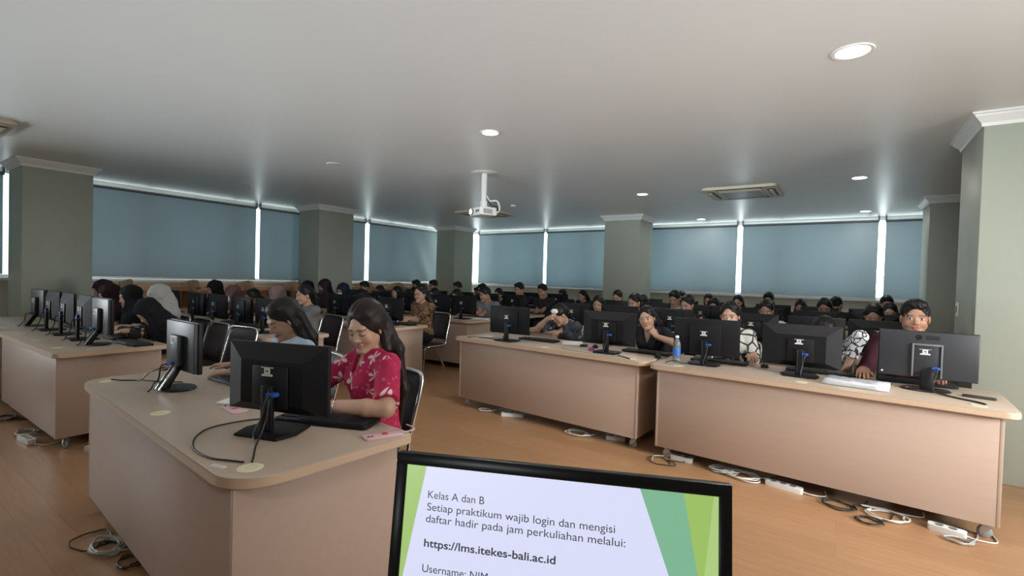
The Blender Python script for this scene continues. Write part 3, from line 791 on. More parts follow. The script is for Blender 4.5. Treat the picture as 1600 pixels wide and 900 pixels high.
class Sdf:
    def __init__(s, lo, hi, h):
        s.lo = np.array(lo, float); s.h = h
        s.n = np.maximum(np.ceil((np.array(hi, float) - s.lo) / h).astype(int) + 1, 4)
        s.a = np.full(tuple(s.n), 1e3, F32)
    def _sl(s, lo, hi, pad):
        i0 = np.clip(np.floor((np.array(lo) - pad - s.lo) / s.h).astype(int), 0, s.n - 1)
        i1 = np.clip(np.ceil((np.array(hi) + pad - s.lo) / s.h).astype(int) + 1, 1, s.n)
        if (i1 <= i0).any(): return None, None
        ax = [(s.lo[k] + s.h * np.arange(i0[k], i1[k])).astype(F32) for k in range(3)]
        return tuple(slice(a, b) for a, b in zip(i0, i1)), (ax[0][:, None, None], ax[1][None, :, None], ax[2][None, None, :])
    def _op(s, sl, d, k, op):
        c = s.a[sl]; d = d.astype(F32)
        if op == 's': d = -d
        if op == 'u':
            if k > 0:
                hh = np.maximum(k - np.abs(c - d), 0) / k
                s.a[sl] = np.minimum(c, d) - hh * hh * k * 0.25
            else: s.a[sl] = np.minimum(c, d)
        else:
            if k > 0:
                hh = np.maximum(k - np.abs(c - d), 0) / k
                s.a[sl] = np.maximum(c, d) + hh * hh * k * 0.25
            else: s.a[sl] = np.maximum(c, d)
    def cone(s, a, b, ra, rb, k=0.0, op='u', cut=None):
        a = np.array(a, float); b = np.array(b, float)
        sl, P = s._sl(np.minimum(a - ra, b - rb), np.maximum(a + ra, b + rb), k + 3 * s.h)
        if sl is None: return
        ba = b - a; L2 = max(ba @ ba, 1e-9)
        px, py, pz = (P[i] - F32(a[i]) for i in range(3))
        t = np.clip((px * F32(ba[0]) + py * F32(ba[1]) + pz * F32(ba[2])) / F32(L2), 0, 1)
        d = np.sqrt((px - t * F32(ba[0])) ** 2 + (py - t * F32(ba[1])) ** 2 + (pz - t * F32(ba[2])) ** 2) - (F32(ra) + t * F32(rb - ra))
        if cut is not None:   # cut = (point, outward normal)
            c, n = cut
            d = np.maximum(d, sum((P[i] - F32(c[i])) * F32(n[i]) for i in range(3)))
        s._op(sl, d, k, op)
    def ell(s, c, r, R=None, k=0.0, op='u', cut=None, pw=None):
        """ellipsoid; R = 3 axis vectors"""
        c = np.array(c, float); r = np.array(r, float)
        R = np.eye(3) if R is None else np.array(R, float)
        ext = np.sqrt(((R * r[:, None]) ** 2).sum(0))
        sl, P = s._sl(c - ext, c + ext, k + 3 * s.h)
        if sl is None: return
        p = [P[i] - F32(c[i]) for i in range(3)]
        q = [(p[0] * F32(R[j, 0]) + p[1] * F32(R[j, 1]) + p[2] * F32(R[j, 2])) for j in range(3)]
        k0 = np.sqrt(sum((q[j] / F32(r[j])) ** 2 for j in range(3))) + F32(1e-9)
        k1 = np.sqrt(sum((q[j] / F32(r[j] * r[j])) ** 2 for j in range(3))) + F32(1e-9)
        d = k0 * (k0 - 1) / k1
        if cut is not None:
            cc, n = cut
            d = np.maximum(d, sum((P[i] - F32(cc[i])) * F32(n[i]) for i in range(3)))
        s._op(sl, d, k, op)
    def half(s, c, n, k=0.0):
        """keep the side opposite to normal n"""
        sl, P = s._sl(s.lo, s.lo + s.h * s.n, 0)
        s._op(sl, sum((P[i] - F32(c[i])) * F32(n[i]) for i in range(3)) + np.zeros(s.a.shape, F32), k, 'i')
    def wobble(s, amp, freq, seed=0):
        ax = [(s.lo[k] + s.h * np.arange(s.n[k])).astype(F32) * F32(freq) for k in range(3)]
        x, y, z = ax[0][:, None, None], ax[1][None, :, None], ax[2][None, None, :]
        g = np.random.default_rng(seed); ph = g.random(6) * 6.28
        s.a += F32(amp) * (np.sin(x + 1.3 * y + F32(ph[0])) * np.sin(1.1 * z + 0.7 * x + F32(ph[1])) + 0.6 * np.sin(2.1 * y - 1.7 * x + F32(ph[2])) * np.sin(1.9 * z + F32(ph[3])))
    def mesh(s, name):
        a = s.a; neg = a < 0
        c = np.zeros(tuple(np.array(a.shape) - 1), np.uint8)
        for i in (0, 1):
            for j in (0, 1):
                for k in (0, 1):
                    c += neg[i:a.shape[0] - 1 + i, j:a.shape[1] - 1 + j, k:a.shape[2] - 1 + k]
        act = (c > 0) & (c < 8)
        idx = np.argwhere(act)
        me = bpy.data.meshes.new(name)
        if len(idx) == 0: return me, np.zeros((0, 3))
        acc = np.zeros((len(idx), 3)); cnt = np.zeros(len(idx))
        corners = [(i, j, k) for i in (0, 1) for j in (0, 1) for k in (0, 1)]
        val = {q: a[idx[:, 0] + q[0], idx[:, 1] + q[1], idx[:, 2] + q[2]].astype(float) for q in corners}
        for q in corners:
            for ax in range(3):
                if q[ax] == 0:
                    w = list(q); w[ax] = 1; w = tuple(w)
                    va, vb = val[q], val[w]; cr = (va < 0) != (vb < 0)
                    t = np.where(cr, va / np.where(cr, va - vb, 1), 0)
                    p = np.array(q, float)[None, :].repeat(len(idx), 0); p[:, ax] += t
                    acc += p * cr[:, None]; cnt += cr
        V = s.lo + s.h * (idx + acc / cnt[:, None])
        ident = np.full(act.shape, -1, np.int32); ident[act] = np.arange(len(idx), dtype=np.int32)
        faces = []
        for ax in range(3):
            u, v = (ax + 1) % 3, (ax + 2) % 3
            sh = [slice(1, -1)] * 3; sh[ax] = slice(0, -1)
            sh2 = list(sh); sh2[ax] = slice(1, None)
            A = neg[tuple(sh)]; B = neg[tuple(sh2)]
            for flip, msk in ((False, A & ~B), (True, ~A & B)):
                e = np.argwhere(msk)
                if len(e) == 0: continue
                off = np.array([1, 1, 1]); off[ax] = 0
                e = e + off
                def cell(du, dv):
                    q = e.copy(); q[:, u] -= du; q[:, v] -= dv
                    return ident[q[:, 0], q[:, 1], q[:, 2]]
                Q = np.stack([cell(1, 1), cell(0, 1), cell(0, 0), cell(1, 0)], 1)
                if flip: Q = Q[:, ::-1]
                faces.append(Q[(Q >= 0).all(1)])
        Fq = np.concatenate(faces).astype(np.int32)
        me.vertices.add(len(V)); me.vertices.foreach_set('co', V.astype(F32).ravel())
        me.loops.add(Fq.size); me.loops.foreach_set('vertex_index', Fq.ravel())
        me.polygons.add(len(Fq)); me.polygons.foreach_set('loop_start', np.arange(0, Fq.size, 4, dtype=np.int32))
        me.polygons.foreach_set('loop_total', np.full(len(Fq), 4, np.int32))
        me.polygons.foreach_set('use_smooth', np.ones(len(Fq), bool))
        me.update(calc_edges=True)
        return me, V

# -------- person materials
def skin_mat():
    m = bpy.data.materials.new('skin'); m.use_nodes = True
    nt = m.node_tree; b = nt.nodes['Principled BSDF']
    at = nt.nodes.new('ShaderNodeAttribute'); at.attribute_name = 'tint'
    nt.links.new(at.outputs['Color'], b.inputs['Base Color'])
    b.inputs['Roughness'].default_value = 0.5
    b.inputs['Subsurface Weight'].default_value = 0.0
    return m
M_SKIN = skin_mat()
def hair_mat(name, col, rough=0.5):
    m = bpy.data.materials.new(name); m.use_nodes = True
    nt = m.node_tree; b = nt.nodes['Principled BSDF']; L = nt.links.new
    tc = nt.nodes.new('ShaderNodeTexCoord')
    mp = nt.nodes.new('ShaderNodeMapping'); mp.inputs['Scale'].default_value = (150, 60, 9)
    L(tc.outputs['Object'], mp.inputs['Vector'])
    n = nt.nodes.new('ShaderNodeTexNoise'); n.inputs['Scale'].default_value = 1.0; n.inputs['Detail'].default_value = 3
    L(mp.outputs[0], n.inputs['Vector'])
    r = nt.nodes.new('ShaderNodeMapRange'); r.inputs['To Min'].default_value = 0.5; r.inputs['To Max'].default_value = 1.5
    L(n.outputs['Fac'], r.inputs['Value'])
    v = nt.nodes.new('ShaderNodeVectorMath'); v.operation = 'SCALE'; v.inputs[0].default_value = col
    L(r.outputs[0], v.inputs['Scale']); L(v.outputs[0], b.inputs['Base Color'])
    bp = nt.nodes.new('ShaderNodeBump'); bp.inputs['Strength'].default_value = 0.22; bp.inputs['Distance'].default_value = 0.003
    L(n.outputs['Fac'], bp.inputs['Height']); L(bp.outputs[0], b.inputs['Normal'])
    b.inputs['Roughness'].default_value = rough; b.inputs['Specular IOR Level'].default_value = 0.3
    return m
M_HAIR = hair_mat('black_hair', (0.0065, 0.0055, 0.005))
M_HAIRB = hair_mat('dark_brown_hair', (0.012, 0.0075, 0.006))

CLOTH = {}
def cloth(kind, c1, c2=None, c3=None, scale=14.0):
    key = (kind, c1, c2, c3, scale)
    if key in CLOTH: return CLOTH[key]
    m = bpy.data.materials.new('cloth_' + kind); m.use_nodes = True
    nt = m.node_tree; b = nt.nodes['Principled BSDF']; L = nt.links.new
    b.inputs['Roughness'].default_value = 0.8; b.inputs['Specular IOR Level'].default_value = 0.25
    tc = nt.nodes.new('ShaderNodeTexCoord')
    def mixc(fac, a, c):
        x = nt.nodes.new('ShaderNodeMix'); x.data_type = 'RGBA'
        L(fac, x.inputs['Factor'])
        for s, v in ((6, a), (7, c)):
            if isinstance(v, tuple): x.inputs[s].default_value = (*v, 1)
            else: L(v, x.inputs[s])
        return x.outputs[2]
    def math_(op, a, c=0.0, cl=False):
        n = nt.nodes.new('ShaderNodeMath'); n.operation = op; n.use_clamp = cl
        for i, v in enumerate((a, c)):
            if isinstance(v, (int, float)): n.inputs[i].default_value = v
            else: L(v, n.inputs[i])
        return n.outputs[0]
    def smooth(v, lo, hi):
        r = nt.nodes.new('ShaderNodeMapRange'); r.interpolation_type = 'SMOOTHSTEP'
        r.inputs['From Min'].default_value = lo; r.inputs['From Max'].default_value = hi
        L(v, r.inputs['Value']); return r.outputs[0]
    fold = nt.nodes.new('ShaderNodeTexNoise'); fold.inputs['Scale'].default_value = 9; fold.inputs['Detail'].default_value = 2
    L(tc.outputs['Object'], fold.inputs['Vector'])
    if kind == 'plain':
        n = nt.nodes.new('ShaderNodeTexNoise'); n.inputs['Scale'].default_value = 90; n.inputs['Detail'].default_value = 2
        L(tc.outputs['Object'], n.inputs['Vector'])
        col = mixc(n.outputs['Fac'], tuple(0.88 * q for q in c1), tuple(1.12 * q for q in c1))
    elif kind == 'check':
        w = nt.nodes.new('ShaderNodeTexChecker'); w.inputs['Scale'].default_value = scale
        w.inputs['Color1'].default_value = (*c1, 1); w.inputs['Color2'].default_value = (*c2, 1)
        L(tc.outputs['Object'], w.inputs['Vector'])
        col = w.outputs['Color']
    elif kind in ('floral', 'leopard', 'batik', 'lines'):
        no = nt.nodes.new('ShaderNodeTexNoise'); no.inputs['Scale'].default_value = scale * 0.8; no.inputs['Detail'].default_value = 1
        L(tc.outputs['Object'], no.inputs['Vector'])
        vm = nt.nodes.new('ShaderNodeVectorMath'); vm.operation = 'MULTIPLY_ADD'
        L(no.outputs['Color'], vm.inputs[0]); vm.inputs[1].default_value = (0.05, 0.05, 0.05); L(tc.outputs['Object'], vm.inputs[2])
        vo = nt.nodes.new('ShaderNodeTexVoronoi'); vo.inputs['Scale'].default_value = scale
        L(vm.outputs[0], vo.inputs['Vector'])
        if kind == 'floral':
            mp = nt.nodes.new('ShaderNodeVectorMath'); mp.operation = 'SCALE'; mp.inputs['Scale'].default_value = 1.0
            L(vm.outputs[0], mp.inputs[0])
            df = nt.nodes.new('ShaderNodeVectorMath'); df.operation = 'SUBTRACT'
            L(vm.outputs[0], df.inputs[0]); L(vo.outputs['Position'], df.inputs[1])
            sp = nt.nodes.new('ShaderNodeSeparateXYZ'); L(df.outputs[0], sp.inputs[0])
            h = math_('ADD', sp.outputs[0], math_('MULTIPLY', sp.outputs[1], 0.7))
            cs = nt.nodes.new('ShaderNodeSeparateColor'); L(vo.outputs['Color'], cs.inputs[0])
            ang = math_('ADD', math_('ARCTAN2', sp.outputs[2], h), math_('MULTIPLY', cs.outputs[0], 6.28))
            pet = math_('ABSOLUTE', math_('COSINE', math_('MULTIPLY', ang, 2.5)))
            rad = math_('MULTIPLY', pet, 0.50)
            rad = math_('MULTIPLY', rad, math_('ADD', math_('MULTIPLY', cs.outputs[1], 0.75), 0.45))
            f = smooth(math_('SUBTRACT', rad, vo.outputs['Distance']), 0.0, 0.05)
            v2 = nt.nodes.new('ShaderNodeTexVoronoi'); v2.inputs['Scale'].default_value = scale * 2.7
            L(vm.outputs[0], v2.inputs['Vector'])
            f2 = math_('MULTIPLY', smooth(v2.outputs['Distance'], 0.27, 0.20), 0.55)
            col = mixc(f2, c1, c3)
            col = mixc(f, col, c2)
        elif kind == 'leopard':
            d = vo.outputs['Distance']
            ring = math_('MULTIPLY', smooth(d, 0.18, 0.24), smooth(d, 0.52, 0.44))
            col = mixc(ring, c1, c2)
        elif kind == 'batik':
            f = smooth(vo.outputs['Distance'], 0.42, 0.34)
            cs = nt.nodes.new('ShaderNodeSeparateColor'); L(vo.outputs['Color'], cs.inputs[0])
            g = math_('MULTIPLY', f, smooth(cs.outputs[0], 0.35, 0.45))
            col = mixc(g, c1, c2)
            if c3:
                g3 = math_('MULTIPLY', f, smooth(cs.outputs[1], 0.75, 0.8)); col = mixc(g3, col, c3)
        else:
            v2 = nt.nodes.new('ShaderNodeTexVoronoi'); v2.feature = 'DISTANCE_TO_EDGE'; v2.inputs['Scale'].default_value = scale
            L(vm.outputs[0], v2.inputs['Vector'])
            col = mixc(smooth(v2.outputs['Distance'], 0.10, 0.05), c1, c2)
    L(col, b.inputs['Base Color'])
    bp = nt.nodes.new('ShaderNodeBump'); bp.inputs['Strength'].default_value = 0.5; bp.inputs['Distance'].default_value = 0.03
    L(fold.outputs['Fac'], bp.inputs['Height']); L(bp.outputs[0], b.inputs['Normal'])
    CLOTH[key] = m
    return m

# -------- the figure
def Rz(a): c, s = math.cos(a), math.sin(a); return np.array([[c, -s, 0], [s, c, 0], [0, 0, 1.]])
def Rx(a): c, s = math.cos(a), math.sin(a); return np.array([[1., 0, 0], [0, c, -s], [0, s, c]])
def Ry(a): c, s = math.cos(a), math.sin(a); return np.array([[c, 0, s], [0, 1., 0], [-s, 0, c]])
def rod(v, k, a):
    k = nrm(k); return v * math.cos(a) + np.cross(k, v) * math.sin(a) + k * (k @ v) * (1 - math.cos(a))

def ik(S, Wr, l1, l2, pole, zmin=None, yedge=-0.2, xlim=0.25):
    d = Wr - S; D = np.linalg.norm(d)
    if D > (l1 + l2) * 0.985:
        Wr = S + d * ((l1 + l2) * 0.985 / D); d = Wr - S; D = np.linalg.norm(d)
    u = d / D
    x = (D * D + l1 * l1 - l2 * l2) / (2 * D); y = math.sqrt(max(l1 * l1 - x * x, 0))
    p = nrm(pole - u * (pole @ u)); q = np.cross(u, p); best = None
    for i in range(60):
        a = 2 * PI * i / 60
        E = S + u * x + (p * math.cos(a) + q * math.sin(a)) * y
        sc = math.cos(a)
        if zmin is not None:
            if E[1] < yedge + 0.04: sc -= 14 * max(0, zmin - E[2])
            t = np.clip((yedge - E[1]) / (Wr[1] - E[1] + 1e-9), 0, 1); zz = E[2] + (Wr[2] - E[2]) * t
            if E[1] > yedge: sc -= 14 * max(0, zmin - 0.004 - zz)
        sc -= 12 * max(0, abs(E[0]) - xlim)
        if best is None or sc > best[0]: best = (sc, E)
    return best[1], Wr

HAND_CURL = {'type': (8, 17, 20), 'flat': (5, 8, 8), 'mouse': (6, 20, 22), 'fist': (62, 78, 50), 'chin': (38, 60, 42), 'hold': (35, 52, 40), 'relax': (18, 30, 22)}
def hand_bones(Wr, d, up, side, curl, s):
    """side +1 left hand, -1 right hand. returns list of (a, b, ra, rb, smoothing)"""
    d = nrm(d); up = nrm(up - d * (up @ d)); t = np.cross(up, d) * (-side)  # towards the thumb
    B = []
    ks = [(0.026, 0.086, 0.068), (0.008, 0.090, 0.076), (-0.011, 0.086, 0.070), (-0.028, 0.078, 0.054)]
    c = HAND_CURL[curl]
    for i, (tt, pl, fl) in enumerate(ks):
        k = Wr + s * (d * pl + t * tt + up * (0.004 - 0.004 * abs(i - 1)))
        B.append((Wr + s * (t * tt * 0.55 + d * 0.01), k, 0.0135 * s, 0.0108 * s, 0.012))
        dirn = nrm(d + t * tt * 1.6); p = k; r = 0.0088 * s if i < 3 else 0.0076 * s
        ax = np.cross(dirn, up)
        tot = 0.0
        for j, seg in enumerate((0.46, 0.30, 0.24)):
            tot += math.radians(c[j]) * (1 + 0.12 * (i - 1))
            dd = rod(dirn, ax, -tot)
            q = p + dd * fl * seg * s
            B.append((p, q, r, r * 0.92, 0.003)); p = q; r *= 0.92
    b0 = Wr + s * (d * 0.022 + t * 0.022 - up * 0.004)
    if curl in ('fist', 'hold', 'chin'):
        b1 = b0 + s * (d * 0.036 + t * 0.020 - up * 0.012); b2 = b1 + s * (d * 0.026 - t * 0.006 - up * 0.010)
    else:
        b1 = b0 + s * (d * 0.030 + t * 0.026 - up * 0.006); b2 = b1 + s * (d * 0.028 + t * 0.006 - up * 0.006)
    B.append((b0, b1, 0.0125 * s, 0.0100 * s, 0.010)); B.append((b1, b2, 0.0098 * s, 0.0080 * s, 0.003))
    return B

def make_person(X, Yh, zt, h=0.010, sex='f', yaw=0.0, head_yaw=0.0, head_pitch=0.25, head_roll=0.0, theta=None,
                hair='long', hair_mat=None, top=('plain', (0.03, 0.03, 0.035)), sleeve=0.55, trousers=(0.02, 0.02, 0.025),
                skin=(0.40, 0.235, 0.155), pose='type', twist=0.0, veil=None, mask=None, glasses=False, look='open', neck='round', stool=False,
                yedge=-0.22, xlim=0.195, hair_vol=0.004, lwrist=None, rwrist=None, lcurl=None, rcurl=None, lpole=None, rpole=None, ldir=None, rdir=None, lup=None, rup=None,
                hips_y=None, seatz=0.452, watch=None, long_len=0.34, hair_front=0.0, pony=False):
    s = 0.955 if sex == 'f' else 0.995
    def top_of(th, s):
        return seatz + 0.120 * s + s * (0.445 * math.cos(th) + 0.110 * math.cos(th + 0.26) + 0.128 * math.cos(head_pitch * 0.7) + 0.016)
    if theta is None:
        lo, hi = 0.02, 1.0
        if zt > top_of(lo, s): s *= (zt - seatz) / (top_of(lo, s) - seatz); theta = lo
        elif zt < top_of(hi, s): theta = hi
        else:
            for _ in range(30):
                mid = (lo + hi) / 2
                if top_of(mid, s) > zt: lo = mid
                else: hi = mid
            theta = lo
    hip = vec(0, 0, seatz + 0.120 * s)
    dv = vec(0, -math.sin(theta), math.cos(theta)); fw = vec(0, -math.cos(theta), -math.sin(theta))
    tw = Rz(twist)
    dv_ = dv
    C = hip + dv * 0.31 * s
    N = hip + dv * 0.445 * s
    nv = vec(0, -math.sin(theta + 0.26), math.cos(theta + 0.26))
    HC = N + nv * 0.110 * s + vec(0, -0.012, 0.016) * s
    RH = Rz(head_yaw) @ Ry(head_roll) @ Rx(head_pitch)
    hx, hf, hu = RH @ vec(1, 0, 0), RH @ vec(0, -1, 0), RH @ vec(0, 0, 1)
    HC = HC + hf * 0.012 * s
    def hp(x, f, u): return HC + s * (hx * x + hf * f + hu * u)
    RHr = np.stack([hx, hf, hu])
    side = tw @ vec(1, 0, 0); tf = tw @ fw
    RT = np.stack([side, tf, dv])
    fem = sex == 'f'
    shw = (0.155 if fem else 0.180) * s
    SH = {sd: N + side * sd * shw - dv * 0.052 * s for sd in (1, -1)}
    # legs
    K = {sd: hip + vec(sd * 0.095, -0.41 * s, -0.03) for sd in (1, -1)}
    for sd in K: K[sd][2] = 0.52 * s + 0.02
    A = {sd: vec(sd * 0.10, K[sd][1] + 0.03, 0.085) for sd in (1, -1)}
    # arms
    l1, l2 = 0.275 * s, 0.245 * s
    desk = 0.7505
    yd = hip[1]
    P = {'type': (((0.10, -0.36, desk + 0.074), 'type'), ((-0.10, -0.36, desk + 0.074), 'type')),
         'mouse': (((0.12, -0.34, desk + 0.074), 'type'), ((-0.20, -0.40, desk + 0.055), 'mouse')),
         'mouse2': (((0.05, -0.26, desk + 0.035), 'relax'), ((-0.30, -0.40, desk + 0.045), 'mouse')),
         'rest': (((-0.02, -0.30, desk + 0.035), 'relax'), ((0.02, -0.34, desk + 0.04), 'relax')),
         'chin': (((0.09, -0.33, desk + 0.30), 'chin'), ((-0.22, -0.36, desk + 0.045), 'mouse')),
         'lap': (((0.06, -0.22, 0.63), 'relax'), ((-0.06, -0.22, 0.63), 'relax')),
         'hold': (((0.06, -0.30, desk + 0.16), 'hold'), ((-0.06, -0.30, desk + 0.16), 'hold'))}[pose]
    arms = {}
    for sd, (wt, cu), ow, oc, op_, od, ou in ((1, P[0], lwrist, lcurl, lpole, ldir, lup), (-1, P[1], rwrist, rcurl, rpole, rdir, rup)):
        Wt = vec(*((ow(hp) if callable(ow) else ow) if ow is not None else wt)); cu = oc or cu
        pole = vec(*op_) if op_ is not None else vec(sd * 0.22, 0.45, -0.85)
        E, Wt = ik(SH[sd], Wt, l1, l2, pole, desk + 0.062, yedge, xlim)
        fd = nrm(Wt - E)
        d = vec(*od) if od is not None else nrm(vec(fd[0] * 0.6, fd[1], min(fd[2], 0.0) * 0.3 - 0.05))
        up = vec(*ou) if ou is not None else vec(0, 0, 1.0)
        arms[sd] = (SH[sd], E, Wt, hand_bones(Wt, d, up, sd, cu, s * (0.94 if fem else 1.02)))
    pts = [hip, C, N, HC, *K.values(), *A.values()]
    for sd in arms: pts += [arms[sd][1], arms[sd][2], *[b[1] for b in arms[sd][3]]]
    pts = np.array(pts); lo = pts.min(0) - 0.26; hi = pts.max(0) + 0.26
    lo[2] = -0.01; hi[2] = HC[2] + 0.22
    slim = 1.0 if fem else 1.06

    def torso(f, o, k=0.05):
        f.ell(hip + dv * 0.02, vec(0.165, 0.115, 0.105) * s + o, RT, k)
        f.ell(hip + dv * 0.16 * s, vec(0.130 * slim, 0.098, 0.15) * s + o, RT, k)
        f.ell(hip + dv * 0.305 * s + tf * 0.004, vec(0.146 * slim, 0.102, 0.150) * s + o, RT, k)
        f.cone(SH[1] - side * 0.012, SH[-1] + side * 0.012, 0.044 * s + o, 0.044 * s + o, k * 0.8)
        f.cone(N - dv * 0.035, N - dv * 0.10 * s - tf * 0.02, 0.058 * s + o, 0.080 * s + o, k * 0.8)
        if fem:
            for sd in (1, -1):
                f.ell(hip + dv * 0.300 * s + side * sd * 0.062 * s + tf * 0.072 * s, vec(0.058, 0.05, 0.055) * s + o, RT, 0.035)
    def legs(f, o, cutz=0.10):
        for sd in (1, -1):
            hj = hip + vec(sd * 0.085, -0.02, -0.018)
            f.cone(hj, K[sd], 0.078 * s + o, 0.056 * s + o, 0.03)
            f.cone(K[sd], A[sd], 0.055 * s + o, 0.040 * s + o, 0.02, cut=(vec(0, 0, cutz), vec(0, 0, -1)))
    # ---------------- body (skin), one continuous surface
    f = Sdf(lo, hi, h)
    torso(f, -0.008); legs(f, -0.006, -1)
    f.cone(N - dv * 0.02, HC + hu * -0.05 * s - hf * 0.018 * s, (0.053 if fem else 0.062) * s, (0.049 if fem else 0.058) * s, 0.03)
    # head
    f.ell(hp(0, -0.014, 0.034), vec(0.073, 0.092, 0.086) * s, RHr, 0.02)
    f.ell(hp(0, 0.026, -0.022), vec(0.061, 0.063, 0.082) * s, RHr, 0.025)
    for sd in (1, -1):
        f.cone(hp(sd * 0.047, 0.006, -0.05), hp(sd * 0.012, 0.072, -0.093), 0.020 * s, 0.016 * s, 0.02)
        f.ell(hp(sd * 0.037, 0.060, -0.030), vec(0.024, 0.020, 0.026) * s, RHr, 0.015)
        f.ell(hp(sd * 0.073, -0.008, -0.008), vec(0.009, 0.019, 0.031) * s, np.stack([RHr[0] * 0.94 - RHr[1] * sd * 0.34, RHr[1] * 0.94 + RHr[0] * sd * 0.34, RHr[2]]), 0.006)
    f.ell(hp(0, 0.074, -0.094), vec(0.018, 0.014, 0.014) * s, RHr, 0.015)
    f.cone(hp(-0.032, 0.073, 0.024), hp(0.032, 0.073, 0.024), 0.014 * s, 0.014 * s, 0.012)
    for sd in (1, -1):
        f.ell(hp(sd * 0.031, 0.098, 0.003), vec(0.019, 0.014, 0.011) * s, RHr, 0.012, 's')
        f.ell(hp(sd * 0.031, 0.0765, 0.002), vec(0.014, 0.012, 0.012) * s, RHr, 0.002)
    f.cone(hp(0, 0.081, 0.004), hp(0, 0.0985, -0.028), 0.0070 * s, 0.0095 * s, 0.012)
    for sd in (1, -1): f.ell(hp(sd * 0.0120, 0.089, -0.032), vec(0.0075, 0.009, 0.0065) * s, RHr, 0.006)
    f.ell(hp(0, 0.0865, -0.056), vec(0.024, 0.010, 0.0058) * s, RHr, 0.004)
    f.ell(hp(0, 0.0850, -0.0665), vec(0.020, 0.011, 0.0068) * s, RHr, 0.003)
    for sd in (1, -1):
        S_, E, Wt, hb = arms[sd]
        f.cone(S_, E, 0.042 * s * slim, 0.036 * s * slim, 0.025)
        f.cone(E, E + (Wt - E) * 0.35, 0.037 * s * slim, 0.038 * s * slim, 0.012)
        f.cone(E + (Wt - E) * 0.35, Wt, 0.038 * s * slim, 0.0245 * s, 0.012)
        for a, b, ra, rb, k in hb: f.cone(a, b, max(ra, h * 0.95), max(rb, h * 0.9), k)
    for sd in (1, -1): f.cone(A[sd] + vec(0, 0.03, -0.05), A[sd] + vec(sd * 0.01, -0.15, -0.055), 0.03, 0.024, 0.02)
    me, V = f.mesh('person')
    # colour of skin, eyes, brows and lips
    q = ((V - HC) @ RHr.T) / s
    base = np.array(skin); col = np.tile(base, (len(V), 1))
    def blend(m, c): col[:] = col * (1 - m[:, None]) + np.array(c) * m[:, None]
    def sst(x, a, b): t = np.clip((x - a) / (b - a), 0, 1); return t * t * (3 - 2 * t)
    ax = np.abs(q[:, 0]); front = (q[:, 1] > 0.045) & (np.abs(q[:, 2]) < 0.14) & (ax < 0.09)
    soft = max(0.0012, h * 0.28)
    blend(front * sst(-np.hypot((ax - 0.036) / 1.0, (q[:, 2] + 0.030)), -0.03, -0.008) * 0.28, base * np.array([1.12, 0.86, 0.82]))
    lips = np.hypot(q[:, 0] / 0.024, (q[:, 2] + 0.0605) / 0.0125)
    blend(front * (1 - sst(lips, 0.85, 1.05 + soft * 30)), base * np.array([0.82, 0.52, 0.50]))
    bu = q[:, 2] - (0.0235 + 0.10 * (0.034 - ax) * (ax - 0.012) * 12)
    blend(front * (1 - sst(np.abs(ax - 0.031), 0.017, 0.021)) * (1 - sst(np.abs(bu), 0.0022, 0.0030 + soft)) * 0.88, (0.015, 0.011, 0.009))
    if look == 'open':
        blend(front * (1 - sst(np.hypot((ax - 0.031) / 0.0135, (q[:, 2] - 0.002) / 0.0062), 0.85, 1.1)), (0.55, 0.50, 0.46))
        blend(front * (1 - sst(np.hypot(ax - 0.031, q[:, 2] - 0.002), 0.0050, 0.0066)), (0.010, 0.008, 0.007))
        blend(front * (1 - sst(np.abs(ax - 0.031), 0.013, 0.016)) * (1 - sst(np.abs(q[:, 2] - 0.0082 + 12 * (ax - 0.031) ** 2), 0.0010, 0.0016 + soft)) * 0.9, (0.012, 0.009, 0.008))
    else:
        blend(front * (1 - sst(np.abs(ax - 0.031), 0.013, 0.017)) * (1 - sst(np.abs(q[:, 2] + 0.0055 - 14 * (ax - 0.031) ** 2), 0.0011, 0.0020 + soft)) * 0.95, (0.012, 0.009, 0.008))
        blend(front * (1 - sst(np.hypot((ax - 0.031) / 0.016, (q[:, 2] - 0.004) / 0.009), 0.7, 1.2)) * 0.25, base * 0.6)
    at = me.color_attributes.new('tint', 'FLOAT_COLOR', 'POINT')
    at.data.foreach_set('color', np.concatenate([col, np.ones((len(V), 1))], 1).astype(F32).ravel())
    o = link('person', me, M_SKIN)
    hy = hips_y if hips_y is not None else Yh - (Rz(yaw) @ (HC - hip))[1]
    off = Rz(yaw) @ HC
    o.location = (X - off[0], hy, 0); o.rotation_euler = (0, 0, yaw)

    # ---------------- shirt
    g = Sdf(lo, hi, h)
    ov = max(0.011, h * 1.05)
    torso(g, ov, 0.05)
    for sd in (1, -1):
        S_, E, Wt, hb = arms[sd]
        if sleeve <= 1.0:
            e_ = S_ + (E - S_) * sleeve
            g.cone(S_, e_, 0.046 * s * slim + ov, 0.047 * s * slim + ov, 0.025, cut=(e_, nrm(E - S_)))
        else:
            g.cone(S_, E, 0.045 * s * slim + ov, 0.041 * s * slim + ov, 0.025)
            e_ = E + (Wt - E) * (sleeve - 1)
            g.cone(E, e_, 0.042 * s * slim + ov, 0.034 * s + ov, 0.02, cut=(e_, nrm(Wt - E)))
    g.half(hip - dv * 0.085 * s, -dv)
    nk = N + dv * 0.012
    if neck == 'v':
        g.cone(nk + tf * 0.05 + dv * 0.05, nk + tf * 0.11 * s - dv * 0.15 * s, 0.060 * s, 0.012, 0.008, 's')
        g.cone(nk + dv * 0.02, nk + nv * 0.12, 0.068 * s, 0.075 * s, 0.008, 's')
    else:
        g.cone(nk + tf * 0.018, nk + nv * 0.12 + tf * 0.02, 0.066 * s, 0.070 * s, 0.01, 's')
    g.wobble(0.0022, 34.0, 3)
    me, _ = g.mesh('shirt')
    sh = link('shirt', me, cloth(*top) , o)
